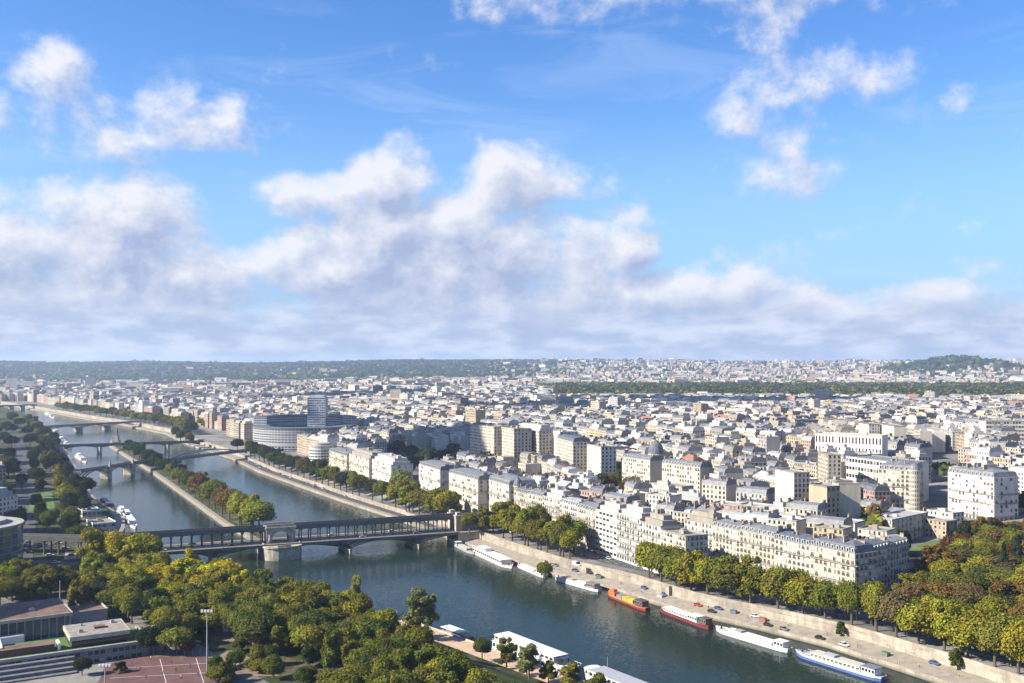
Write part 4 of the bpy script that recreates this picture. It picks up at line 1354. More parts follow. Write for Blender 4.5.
# A: the wooded promenade in the foreground, planted in rows parallel to the water
def in_poly_px(poly, px, py): return inside(poly, px, py)
GROVE = [(76, 578), (104, 556), (118, 543), (150, 548), (168, 572), (196, 556), (222, 556), (246, 580), (290, 586), (318, 590), (350, 596), (366, 604), (396, 628), (430, 643), (462, 660), (508, 688), (530, 705),
         (330, 700), (300, 668), (262, 640), (215, 655), (190, 650), (160, 632), (140, 612), (105, 600), (80, 596)]
OPENINGS = [(212, 640, 34, 16), (290, 655, 26, 12), (345, 660, 10, 7)]
ra = random.Random(21)
cnt = 0
for iy in range(70):
    y = 312 + iy * 8.6
    for ix in range(60):
        x = -260 + ix * 9.6 + (iy % 2) * 4.8 + ra.uniform(-1.6, 1.6)
        yy = y + ra.uniform(-1.6, 1.6)
        if lerp(LEFT, yy) - x < (19 if yy < 470 else 10): continue
        h = ra.uniform(10.5, 16.5)
        px, py = pix(x, yy, 8.3 + h * .62)
        if px < -10 or not inside(GROVE, px, py): continue
        if any(((px - a) / rx_) ** 2 + ((py - b) / ry_) ** 2 < 1 for a, b, rx_, ry_ in OPENINGS): continue
        if py > 640 and px < 330: continue
        q = ss(160, 330, px)
        if py < 580 and 118 < px < 160: col = pick(ra, [(YEL, 1), (YELG, 3)])
        elif py < 590 and 150 < px < 250: col = pick(ra, [(YEL, 2), (YELG, 3), (OLIVE, 1)])
        elif px < 190: col = pick(ra, [(OLIVE, 4), (YELG, 1), (MID, 2), (DARK, 2)])
        else: col = pick(ra, [(OLIVE, 5), (YELG, 1.5), (MID, 4), (GREEN, 2)])
        tree(x, yy, 8.3, h, ra.uniform(4.9, 6.9), col, 'in the foreground grove, #', 'trees of the foreground grove', clear=.22)
        cnt += 1
for px, py in [(92, 570), (102, 566), (112, 569), (122, 566), (132, 569), (141, 567), (149, 570), (118, 575), (136, 576)]:
    x, y = at(px, py, 8.3); tree(x, y, 8.3, ra.uniform(19, 22), ra.uniform(6.5, 8), pick(ra, [(YEL, 1), (YELG, 3)]), 'at the left bridge end, #', 'trees of the foreground grove', clear=.2)
# single trees by the moored boats
for (px, py, h, r_, col, sh, w) in [(420, 640, 19, 7.0, PALEG, 'loose', 'standing alone by the small canopy boat'), (482, 662, 9, 4.2, GREEN, 'round', 'at the bow of the white river boat'),
                                    (529, 684, 12, 5.0, PALEG, 'loose', 'in front of the white river boat'), (356, 612, 17, 4.0, PALEG, 'loose', 'rising above the grove edge by the water')]:
    x, y = at(px, py, 2.6)
    tree(x, y, 2.4, h, r_, col, w, 'trees beside the left bank boats', sh, 'poplar_tree', 'poplar', .22)
# darker trees and shrubs round the modern school and courts
for (px, py, h, r_, col) in [(150, 655, 12, 5.5, DARK), (165, 650, 13, 6, DARK), (178, 640, 12, 6, GREEN), (160, 632, 13, 6, DARK), (188, 628, 13, 6, DARK), (12, 602, 11, 6, OLIVE), (32, 600, 11, 6, OLIVE),
                             (50, 598, 11, 6, DARK), (66, 594, 12, 6, DARK), (0, 606, 11, 6, OLIVE), (82, 676, 7, 4, DARK), (240, 652, 6, 3.5, GREEN), (252, 670, 5, 3.2, MID), (228, 678, 5, 3.5, DARK), (262, 655, 6, 3.5, OLIVE), (120, 673, 4, 3, DARK)]:
    x, y = at(px, py, 8.3)
    tree(x, y, 8.3, h, r_, col, 'by the modern roofs and courts, #', 'trees round the modern school', 'round', 'garden_tree', 'tree', .15)
x, y = at(188, 655, 8.3); tree(x, y, 8.3, 6, 3.6, (.16, .035, .03), 'with red leaves beside the red sports court', None, 'round', 'maple_tree', 'maple', .15)
CNAME[(.16, .035, .03)] = 'dark red'

# B: double row on the right bank, near side
rb_ = random.Random(31)
i = 0
for row_i, dd in ((0, 3.4), (1, 11.0)):
    y = 318.0; k = 0
    while y < 566:
        px, py = pix(lerp(RIGHT, y) + wall_d(y) + dd, y, 15)
        if px < 1060 and y < (528 if row_i == 0 else 540):
            col = pick(rb_, [(YELG, 3), (OLIVE, 3), (BRIGHT, 2.5), (BROWN, 1.2)]) if px > 830 else pick(rb_, [(YELG, 4), (OLIVE, 3), (BRIGHT, 3)])
            h = rb_.uniform(16, 20.5)
            tree(lerp(RIGHT, y) + wall_d(y) + dd, y, 8.5, h, rb_.uniform(7.0, 8.8), col, 'in the %s row of the avenue, #' % ('river' if row_i == 0 else 'road'), 'right bank avenue trees', name='avenue_tree', clear=.10)
        y += rb_.uniform(8.4, 10.5)
# C: the group right of the bridge end
rc_ = random.Random(32)
for (px, py, h, r_) in [(478, 545, 15, 6), (488, 541, 16, 6.5), (500, 538, 17, 7), (512, 540, 16, 6.5), (497, 550, 14, 5.5), (512, 549, 14, 5.8), (522, 546, 17, 6.5), (538, 541, 18, 6.5), (531, 556, 13, 5.5), (546, 557, 15, 6.5),
                        (560, 553, 16, 7), (574, 552, 16, 6.8), (566, 559, 13, 5.5), (484, 552, 12, 5)]:
    x, y = at(px, py, 8.5)
    d = x - lerp(RIGHT, y)
    if d < wall_d(y) + 4: x += wall_d(y) + 4 - d
    tree(x, y, 8.5, h + 4.5, r_ * 1.3, pick(rc_, [(YELG, 3), (OLIVE, 3), (BRIGHT, 2)]), 'right of the bridge end, #', 'trees right of the bridge end', name='quay_tree', clear=.25)
x, y = at(545, 578, 2.6); tree(x, y, 2.5, 9.5, 4.6, BRIGHT, 'alone on the lower quay between two grey barges', None, clear=.15)
# D: right bank beyond the bridge
for (px, py, h, r_) in [(358, 499, 13, 5.5), (368, 503, 13, 6), (378, 507, 13, 6), (388, 510, 14, 6.5), (398, 514, 14, 6.5), (409, 516, 15, 7), (421, 518, 14, 6.5), (431, 516, 14, 6.5), (440, 519, 13, 6), (452, 519, 12, 6), (447, 512, 13, 6),
                        (394, 506, 15, 7), (406, 508, 15, 7)]:
    x, y = at(px, py, 8.5)
    d = x - lerp(RIGHT, y)
    if d < wall_d(y) + 5: x += wall_d(y) + 4 - d
    tree(x, y, 8.5, h + 7, r_ * 1.45, pick(rc_, [(YELG, 4), (OLIVE, 2), (YEL, .7)]), 'just beyond the metro bridge, #', 'yellowing trees beyond the bridge', name='quay_tree', clear=.22)
x, y = at(401, 494, 8.8); tree(x, y, 8.5, 22, 11, PALEG, 'large and round-headed between two white quay blocks', None, 'weeping', 'willow_tree', 'willow', .12)
k = 0
for px in range(226, 354, 6):
    py = 452 + (px - 226) * (494 - 452) / (352 - 226) + (k % 2) * 4
    x, y = at(px, py - 2, 8.5)
    d = x - lerp(RIGHT, y)
    if d < wall_d(y) + 6: x += wall_d(y) + 4.5 - d
    tree(x, y, 8.5, rc_.uniform(17, 22), rc_.uniform(8, 10), pick(rc_, [(DARK, 4), (GREEN, 4), (OLIVE, 2), (BROWN, .8)]), 'below the broadcasting house, #', 'dark quay trees below the broadcasting house', name='quay_tree', clear=.2)
    k += 1
# E: island, bridge end to far tip
re_ = random.Random(33)
isl_cols = [(232, 530, YELG), (245, 531, YELG), (256, 532, BRIGHT), (226, 524, YELG), (238, 524, BRIGHT), (217, 518, ORANGE), (207, 513, ORANGE), (200, 508, OLIVE), (210, 508, ORANGE), (193, 504, GREEN), (186, 499, RUST), (180, 495, ORANGE),
            (193, 498, BROWN), (172, 490, GREEN), (166, 484, OLIVE), (158, 479, OLIVE), (170, 483, DARK), (150, 474, DARK), (143, 469, DARK), (150, 468, DARK), (137, 464, DARK), (146, 463, DARK), (131, 459, DARK), (126, 456, DARK), (138, 458, GREEN), (122, 453, DARK)]
for px, py, col in isl_cols:
    x, y = at(px + 3, py, 4)
    # keep on the island strip
    for (a, b) in zip(ISL, ISL[1:]):
        if a[1] <= y <= b[1]:
            xl = a[0] + (b[0] - a[0]) * (y - a[1]) / (b[1] - a[1]); x = min(max(x, xl + 6.5), xl + 11)
    tree(x, y, 3.2, re_.uniform(21, 25) if y < 830 else re_.uniform(17, 21), re_.uniform(9, 10.5) if y < 830 else re_.uniform(8, 10), col, 'on the narrow island, #', 'island trees', 'round', 'island_tree', clear=.18)
# F: far right bank row
for k, px in enumerate(np.linspace(42, 165, 30)):
    py = 411 + (px - 42) * (436 - 411) / (165 - 42)
    x, y = at(px, py - 1.5, 8.5)
    d = x - lerp(RIGHT, y)
    if d < wall_d(y) + 8: x += wall_d(y) + 8 - d
    tree(x, y, 8.5, re_.uniform(18, 23), re_.uniform(10, 12.5), pick(re_, [(OLIVE, 3), (YELG, 2), (DARK, 2), (BROWN, 1)]), 'in the far quay row, #', 'far quay trees', name='quay_tree', clear=.15)
for px, py in [(172, 442), (178, 440), (168, 438), (181, 445)]:
    x, y = at(px, py, 8.5); tree(x + 12, y, 8.5, 18, 8, pick(re_, [(OLIVE, 1), (GREEN, 1)]), 'at a far bridge end, #', 'far quay trees', name='quay_tree', clear=.15)
BP0 = Vector((-147, 632)); BD0 = Vector((109, 44)).normalized()
# G: left bank strip beyond the viaduct
rg = random.Random(34)
for (px, py, h, r_, col) in [(60, 497, 15, 7, YELG), (66, 506, 14, 7.5, YELG), (74, 513, 14, 7, OLIVE), (80, 508, 13, 6, DARK), (58, 486, 14, 7, YELG), (66, 494, 14, 7, DARK), (50, 472, 16, 8, OLIVE), (54, 464, 15, 8, DARK), (62, 474, 14, 7, DARK), (42, 458, 15, 8, DARK),
                             (70, 528, 11, 6, OLIVE), (62, 522, 10, 5, BROWN), (72, 538, 10, 5, BROWN), (40, 524, 11, 6, GREEN), (47, 533, 11, 6, MID), (78, 548, 11, 6, GREEN), (90, 552, 12, 6, OLIVE), (30, 447, 15, 9, DARK), (38, 441, 15, 8, OLIVE),
                             (22, 490, 12, 6, DARK), (36, 485, 13, 7, DARK), (34, 474, 13, 7, DARK), (14, 478, 13, 7, DARK), (10, 462, 13, 8, DARK), (33, 464, 13, 8, DARK), (12, 448, 13, 9, DARK), (28, 437, 14, 9, DARK), (20, 428, 14, 10, DARK), (36, 431, 14, 9, OLIVE),
                             (28, 423, 14, 10, OLIVE), (12, 421, 14, 11, GREEN), (6, 432, 14, 9, DARK), (42, 448, 14, 7, OLIVE), (72, 500, 13, 6, DARK), (84, 516, 12, 6, DARK), (8, 505, 10, 5, DARK), (20, 525, 10, 5, DARK), (36, 512, 11, 6, DARK), (40, 497, 11, 6, DARK)]:
    x, y = at(px, py, 8.5)
    if lerp(LEFT, y) - x < 10: x = lerp(LEFT, y) - 10
    tree(x, y, 8.5, h + 4, r_, col, 'on the left bank strip, #', 'left bank trees beyond the viaduct', name='quay_tree', clear=.18)
for _ in range(64):
    y = 560 * (1900 / 560) ** rg.random(); d = rg.choice([rg.uniform(14, 40), rg.uniform(14, 40), rg.uniform(58, 95)])
    if y < 700: d = max(d, 14)
    x = lerp(LEFT, y) - d
    px, py = pix(x, y, 12)
    if px < -8 or (y < 640 and px > 30) or abs(px - 22) < 5: continue
    if 28 < px < 56 and 488 < py < 512: continue
    if 74 < px < 118 and 495 < py < 540: continue
    tree(x, y, 8.4, rg.uniform(14, 18), rg.uniform(6.5, 8.5), pick(rg, [(DARK, 5), (GREEN, 2), (OLIVE, 1)]), 'on the left bank strip, #', 'left bank trees beyond the viaduct', name='quay_tree', clear=.16)
for k in range(6):
    p = BP0 + BD0 * (122 + k * 8.5) + Vector((BD0.y, -BD0.x)) * (15 + (k % 2) * 5)
    tree(p.x, p.y, 8.5, rg.uniform(14, 17), rg.uniform(6, 7.5), pick(rg, [(YELG, 2), (OLIVE, 3), (BRIGHT, 2)]), 'beside the stone viaduct, #', 'trees right of the bridge end', name='quay_tree', clear=.2)
# H: the park at the lower right
rh_ = random.Random(35)
PK = [(905, 592), (934, 556), (950, 540), (962, 520), (1000, 518), (1050, 516), (1050, 640), (1000, 628), (950, 618)]
ph = 0
for iy in range(22):
    for ix in range(30):
        y = 372 + iy * 12.5 + rh_.uniform(-2.5, 2.5); x = 150 + ix * 13.5 + rh_.uniform(-2.5, 2.5) + (iy % 2) * 6.7
        h = rh_.uniform(12, 17)
        px, py = pix(x, y, 8.5 + h * .6)
        if not inside(PK, px, py): continue
        d = x - lerp(RIGHT, y)
        if d < wall_d(y) + 34: continue
        col = pick(rh_, [(OLIVE, 4), (MID, 3), (ORANGE, 1.8), (BROWN, 2.0), (GREEN, 1), (YELG, 2.4)]) if py > 560 else pick(rh_, [(ORANGE, 3), (RUST, 2), (OLIVE, 2.5), (DARK, 1), (YELG, 1)])
        tree(x, y, 8.5, h, rh_.uniform(7.0, 9.6), col, 'in the lower right park, #', 'park trees', name='park_tree', clear=.2)
for px, py, h, r_ in [(948, 553, 15, 3.6), (1004, 584, 18, 6), (1018, 575, 18, 6), (992, 545, 15, 4)]:
    x, y = at(px, py, 10); tree(x, y, 9, h, r_, CONI, 'among autumn trees in the park, #', 'park conifers', 'cone', 'cedar_tree', 'conifer', .06)
# I: school courtyard trees and dark gardens in the city
for px, py, h, r_, col in [(609, 487, 14, 7, ORANGE), (619, 484, 15, 6, GREEN), (632, 489, 13, 7.5, ORANGE), (584, 485, 10, 7, MID), (575, 484, 9, 5, GREEN), (624, 491, 10, 5, RUST)]:
    x, y = at(px, py, 20); tree(x, y, 13, h + 5, r_, col, 'before the turreted school, #', 'school courtyard trees', name='garden_tree', clear=.12)
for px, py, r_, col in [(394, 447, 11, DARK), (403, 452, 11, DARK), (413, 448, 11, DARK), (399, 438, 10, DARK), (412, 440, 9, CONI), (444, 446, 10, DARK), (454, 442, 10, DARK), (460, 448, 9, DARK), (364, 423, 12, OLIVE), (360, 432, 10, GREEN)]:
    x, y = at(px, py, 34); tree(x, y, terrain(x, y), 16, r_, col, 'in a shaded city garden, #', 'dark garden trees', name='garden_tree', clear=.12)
for px, py, r_, col in [(829, 474, 5, YELG), (927, 444, 7, GREEN), (873, 492, 4, MID), (878, 498, 4, OLIVE), (773, 512, 5, MID), (857, 523, 5, MID), (690, 500, 5, OLIVE)]:
    x, y = at(px, py, 26); tree(x, y, terrain(x, y), 12, r_, col, 'between city blocks, #', 'courtyard trees', name='garden_tree', clear=.12)
for _ in range(26):
    px, py = rg.uniform(214, 330), rg.uniform(640, 690)
    if 222 < px < 262 and py < 662: continue
    x, y = at(px, py, 8.3); tree(x, y, 8.3, rg.uniform(4, 9), rg.uniform(2.6, 5), pick(rg, [(DARK, 2), (GREEN, 3), (MID, 2), (OLIVE, 3)]), 'by the dirt clearing, #', 'shrubs round the dirt clearing', name='shrub', kind='shrub', clear=.06)
for _ in range(16):
    px, py = rg.uniform(0, 72), rg.uniform(584, 600)
    x, y = at(px, py, 8.3); tree(x, y, 8.3, rg.uniform(10, 13), rg.uniform(5.5, 7), pick(rg, [(DARK, 2), (OLIVE, 3), (YELG, 1)]), 'behind the hall roof, #', 'trees behind the hall', name='garden_tree', kind='tree', clear=.12)
for y in (383, 431):
    x = lerp(RIGHT, y) + wall_d(y) - rg.uniform(.8, 1.8)
    tree(x, y, quay_z(x, y), rg.uniform(5, 9), rg.uniform(1.6, 3.2), pick(rg, [(GREEN, 3), (MID, 2), (BROWN, 1)]), 'at the foot of the quay wall, #', 'bushes at the foot of the quay wall', 'loose', 'bush', 'bush', .1)
for k in range(5):
    y = 352 + k * 9.5; x = lerp(LEFT, y) - 16.2
    tree(x, y, 3.5, rg.uniform(6, 10), rg.uniform(3.6, 5), pick(rg, [(OLIVE, 3), (MID, 2), (GREEN, 1)]), 'on the slope above the boat path, #', 'shrubs above the boat path', name='shrub', kind='shrub', clear=.05)
plant_all()

# ------------------------------------------------------------------ tree masses nobody could count
def clump(mb, x, y, z, r, h, n, rr, col):
    for _ in range(n):
        v = Vector((rr.gauss(0, 1), rr.gauss(0, 1), abs(rr.gauss(0, 1)) + .05)).normalized()
        p = Vector((x, y, z)) + Vector((v.x * r, v.y * r, v.z * h)) * rr.uniform(.8, 1.1)
        nrm = (v + Vector((rr.gauss(0, .4), rr.gauss(0, .4), rr.gauss(0, .4)))).normalized()
        t = nrm.cross(Vector((rr.gauss(0, 1), rr.gauss(0, 1), rr.gauss(0, 1)))).normalized(); b = nrm.cross(t)
        s = r * rr.uniform(.28, .5)
        k = rr.uniform(.75, 1.2)
        mb.face([p - t * s, p - b * s * .8, p + t * s, p + b * s * .8], 0, None, (col[0] * k, col[1] * k, col[2] * k))
    mb.tube([(r * .85, z - h * .6), (r * .8, z + h * .3), (0.01, z + h * .8)], 6, 0, x, y, (col[0] * .9, col[1] * .9, col[2] * .9), cap=False)
fm = MB(); rf_ = random.Random(41)
n = 0
while n < 4200:
    y = 2020 + 1900 * rf_.random() ** 1.2; x = rf_.uniform(-.02, .62) * y
    if not WOOD(x, y): continue
    n += 1
    c = pick(rf_, [(GREEN, 4), (DARK, 4), (OLIVE, 2), (BROWN, 1)])
    clump(fm, x, y, terrain(x, y) + 12, rf_.uniform(11, 17), rf_.uniform(6, 10), 16, rf_, c)
tag(fm.build('distant_wood', [M['mass_leaves']], color=True), 'wide dark green wood across the plain', 'wood', kind='stuff')
ct = MB(); n = 0
while n < 1500:
    y = 560 * (9000 / 560) ** (rf_.random() ** 1.0); u = rf_.uniform(-.58, .58); x = u * y
    if y < 3000:
        if not can_build(x, y, 2): continue
        if y < 700 and x < 0: continue
        if WOOD(x, y) or any(inside(z, x, y) for z in ZONES): continue
    n += 1
    c = pick(rf_, [(GREEN, 3), (DARK, 4), (OLIVE, 2), (BROWN, .6), (ORANGE, .4)])
    r = rf_.uniform(3.5, 6.5) * (1 + y / 3000)
    for _ in range(rf_.choice([1, 1, 2, 3])):
        clump(ct, x + rf_.uniform(-r, r), y + rf_.uniform(-r, r), terrain(x, y) + rf_.uniform(6, 12), r, r * .9, 26 if y < 1500 else 12, rf_, c)
hn = 0
while hn < 3200:          # wooded ridges
    y = rf_.uniform(5600, 9300); u = rf_.uniform(-.6, .6); x = u * y
    forest = ss(.12, -.06, u)
    on_mount = abs(x - 2700) < 430 and abs(y - 6000) < 500
    if not on_mount and rf_.random() > forest: continue
    hn += 1
    c = pick(rf_, [(GREEN, 3), (DARK, 5), (OLIVE, 1)])
    clump(ct, x, y, terrain(x, y) + 5, rf_.uniform(18, 40), rf_.uniform(8, 13), 9, rf_, c)
tag(ct.build('distant_trees', [M['mass_leaves']], color=True), 'scattered green trees between far city roofs and on the ridges', 'trees', kind='stuff')
print('TREES', len(TREES), 'grove', cnt)

# ------------------------------------------------------------------ the metro bridge
BP = Vector((-147, 632)); BD = Vector((109, 44)).normalized(); BN = Vector((-BD.y, BD.x))
BANG = math.atan2(BD.y, BD.x)
mbr = empty('metro_bridge', (BP.x, BP.y, 0), BANG)
tag(mbr, 'dark steel double-deck metro bridge with a stone pier on the island tip', 'bridge')
HB = 12.3          # half width of road deck
XL, XR = -110, 116
# deck
mb = MB()
mb.box(XL, XR, -HB, HB, 7.6, 8.9, 0, bottom=True)
mb.build('road_deck', [M['bridge_steel'], M['asphalt']], mbr)
mb = MB(); mb.box(XL, XR, -HB + 3, -4.6, 8.9, 8.93, 0); mb.box(XL, XR, 4.6, HB - 3, 8.9, 8.93, 0); mb.build('roadway', [M['asphalt']], mbr)
mb = MB(); mb.box(XL, XR, -HB, -HB + 3, 8.9, 9.05, 0); mb.box(XL, XR, HB - 3, HB, 8.9, 9.05, 0); mb.box(XL, XR, -4.5, 4.5, 8.9, 9.0, 0); mb.build('footway', [M['pavement']], mbr)
# ornamental fascia and railings
for s in (-1, 1):
    mb = MB()
    mb.box(XL, XR, s * HB - .12, s * HB + .12, 7.2, 9.0, 0, bottom=True)
    x = XL
    while x < XR:
        mb.box(x, x + .22, s * HB - .2, s * HB + .2, 7.0, 9.1, 0, bottom=True); x += 2.4
    mb.build('fascia', [M['bridge_steel']], mbr)
    mb = MB()
    mb.box(XL, XR, s * HB - .05, s * HB + .05, 10.02, 10.14, 0, bottom=True)
    mb.box(XL, XR, s * HB - .04, s * HB + .04, 9.2, 9.28, 0, bottom=True)
    x = XL
    while x < XR:
        mb.box(x, x + .07, s * HB - .04, s * HB + .04, 9.0, 10.05, 0); x += .8
    mb.build('railing', [M['bridge_steel']], mbr)
# steel arches under the deck: three spans each side of the island
def spans(x0, x1):
    L = x1 - x0; return [(x0, x0 + L * .28), (x0 + L * .28, x0 + L * .72), (x0 + L * .72, x1)]
piers = []
for (x0, x1) in ((-110, -13), (13, 116)):
    sp = spans(x0, x1)
    piers += [sp[0][1], sp[1][1]]
    for i, (a, b) in enumerate(sp):
        for yy in (-10.5, -6, -1.5, 1.5, 6, 10.5):
            if yy in (-6, -1.5, 1.5, 6) and i == 1 and False: continue
            mb = MB()
            n = 14; prev = None
            for k in range(n + 1):
                t = k / n; x = a + (b - a) * t
                if i == 1: z = 7.4 - 4.6 * (2 * t - 1) ** 2
                else:
                    q = t if (i == 0) else 1 - t
                    z = 7.4 - 4.4 * q ** 2
                if prev:
                    mb.beam(prev, (x, yy, z), .5, .7); mb.beam(((prev[0] + x) / 2, yy, (prev[2] + z) / 2), ((prev[0] + x) / 2, yy, 7.6), .18, .18)
                prev = (x, yy, z)
            mb.build('arch_rib', [M['bridge_steel']], mbr)
for x in piers:
    mb = MB()
    poly = [(x - 2.0, -11), (x, -14.5), (x + 2.0, -11), (x + 2.0, 11), (x, 14.5), (x - 2.0, 11)]
    mb.prism(poly, -2, 2.6, 0)
    mb.prism([(p[0] + (.4 if p[0] > x else -.4 if p[0] < x else 0), p[1] * 1.03) for p in poly], 2.6, 3.1, 0)
    mb.build('river_pier', [M['bridge_stone']], mbr)
# island masonry
mb = MB()
poly = [(11.8, 15), (-11.8, 15), (-11.8, -12)] + [(-11.3 * math.cos(k * math.pi / 10), -12 - 8 * math.sin(k * math.pi / 10)) for k in range(1, 10)] + [(11.8, -12)]
mb.prism(poly, -2, 7.4, 0)
mb.prism([(p[0] * 1.04, p[1] * 1.03) for p in poly], 7.4, 8.4, 0, bottom=True)
for (xa, xb, ya, yb) in ((-4, 4, -19.6, -19.0), (-11.4, -10.8, -12, 0), (10.8, 11.4, -12, 0)):
    mb.box(xa, xb, ya, yb, 8.4, 9.5, 0)
mb.build('island_pier', [M['bridge_stone']], mbr)
mb = MB()     # arch of triumph round the viaduct
mb.box(-9, -5.2, -5.8, 5.8, 8.4, 17.6, 0); mb.box(5.2, 9, -5.8, 5.8, 8.4, 17.6, 0)
n = 10
for k in range(n):
    a0, a1 = math.pi * k / n, math.pi * (k + 1) / n
    x0, z0 = 5.2 * math.cos(a0), 11.6 + 4.2 * math.sin(a0); x1, z1 = 5.2 * math.cos(a1), 11.6 + 4.2 * math.sin(a1)
    for s in (-5.8, 5.8):
        f = [(x0, s, z0), (x0, s, 17.6), (x1, s, 17.6), (x1, s, z1)]
        mb.face(f if s < 0 else f[::-1])
    mb.face([(x0, -5.8, z0), (x1, -5.8, z1), (x1, 5.8, z1), (x0, 5.8, z0)])
mb.box(-9.6, 9.6, -6.4, 6.4, 17.6, 18.6, 0, bottom=True)
mb.box(-8.8, 8.8, -5.2, -4.7, 18.6, 20.2, 0); mb.box(-8.8, 8.8, 4.7, 5.2, 18.6, 20.2, 0)
for x in (-7, 7):
    mb.box(x - .9, x + .9, -7.0, -5.8, 8.4, 10.6, 0)
    mb.tube([(.55, 10.6), (.7, 11.6), (.45, 12.6), (.55, 13.2), (.3, 14.1), (.05, 14.4)], 8, 0, x, -6.4)
mb.build('stone_arch', [M['bridge_stone']], mbr)
# viaduct
mb = MB(); mb.box(XL, -9.2, -4.0, 4.0, 16.6, 17.9, 0, bottom=True); mb.box(9.2, XR, -4.0, 4.0, 16.6, 17.9, 0, bottom=True)
for (a, b) in ((XL, -9.2), (9.2, XR)):
    for s in (-1, 1):
        mb.box(a, b, s * 4.1 - .18, s * 4.1 + .18, 16.4, 19.3, 0, bottom=True)
        x = a
        while x < b: mb.box(x, x + .25, s * 4.1 - .28, s * 4.1 + .28, 16.3, 19.4, 0, bottom=True); x += 3.2
mb.build('viaduct_deck', [M['bridge_steel']], mbr)
mb = MB(); mb.box(XL, -9.7, -3.5, 3.5, 17.9, 18.0, 0); mb.box(9.7, XR, -3.5, 3.5, 17.9, 18.0, 0); mb.build('track_bed', [M['roof_gravel']], mbr)
colm = MB()
colm.tube([(.6, 0), (.48, .6), (.38, 1.0), (.36, 5.8), (.6, 6.7), (1.0, 7.5)], 8, 0)
colm = colm.mesh('column', [M['bridge_steel']])
x = XL + 3
while x < XR:
    if abs(x) > 10:
        for s in (-1, 1):
            o = inst('column', colm, mbr, (x, s * 3.9, 8.95))
    x += 6.0
mb = MB()
x = XL + 3
while x < XR:
    if abs(x) > 10: mb.box(x - .25, x + .25, -3.7, 3.7, 15.7, 16.5, 0, bottom=True)
    x += 6.0
mb.build('cross_beam', [M['bridge_steel']], mbr)
# stone pylons of the right bank end
def pylon(x, y):
    mb = MB(); mb.box(x - 2.2, x + 2.2, y - 2.2, y + 2.2, 0, 18.6, 0); mb.box(x - 2.6, x + 2.6, y - 2.6, y + 2.6, 18.6, 19.5, 0, bottom=True); mb.box(x - 1.6, x + 1.6, y - 1.6, y + 1.6, 19.5, 21.4, 0)
    mb.build('stone_pylon', [M['bridge_stone']], mbr)
for x in (XR + 1.0,):
    pylon(x, -6.6); pylon(x, 6.6)
mb = MB(); mb.box(XR - 1, XR + 16, -12.5, 12.5, -2, 8.85, 0); mb.build('abutment', [M['bridge_stone']], mbr)
# viaduct running on through the right bank block (masonry)
vp = empty('viaduct_approach', (BP.x + BD.x * (XR + 4), BP.y + BD.y * (XR + 4), 0), BANG); tag(vp, 'stone metro viaduct approach behind the bridge pylons on right bank', 'viaduct')
mb = MB(); mb.box(0, 70, -4.5, 4.5, 6, 17.6, 0); mb.box(0, 70, -4.7, -4.4, 17.6, 18.8, 0); mb.box(0, 70, 4.4, 4.7, 17.6, 18.8, 0); mb.build('masonry', [M['bridge_stone']], vp)
mb = MB(); mb.box(0, 70, -4.3, 4.3, 17.6, 17.7, 0); mb.build('track_bed', [M['roof_gravel']], vp)
# left bank viaduct, turning away from the bridge line
def viaduct(name, pts, label):
    root = empty(name, (*pts[0], 0)); tag(root, label, 'viaduct')
    ox, oy = pts[0]
    dk = MB()
    for (a, b) in zip(pts, pts[1:]):
        A = Vector((a[0] - ox, a[1] - oy)); B = Vector((b[0] - ox, b[1] - oy)); d = (B - A); L = d.length; d /= L; n = Vector((-d.y, d.x))
        ang = math.atan2(d.y, d.x)
        dk.at(A.x, A.y, 0, ang)
        dk.box(-.3, L + .3, -4, 4, 16.6, 17.9, 0, bottom=True)
        for s in (-1, 1): dk.box(-.3, L + .3, s * 4.1 - .18, s * 4.1 + .18, 16.4, 19.2, 0, bottom=True)
        dk.T = None
        k = 4.0
        while k < L:
            for s in (-1, 1):
                q = A + d * k + n * (3.6 * s)
                inst('column', colm, root, (q.x, q.y, 8.4), 0, (1.5, 1.5, 1.08))
            k += 14
    dk.build('viaduct_deck', [M['bridge_steel']], root)
e0 = BP + BD * XL
viaduct('metro_viaduct', [(e0.x, e0.y), (-272, 594), (-330, 602), (-420, 606)], 'dark metro viaduct on iron columns crossing the left bank street')
mb = MB(); mb.box(XL - 14, XL + .5, -12.5, 12.5, -2, 8.85, 0); mb.build('abutment', [M['bridge_stone']], mbr)

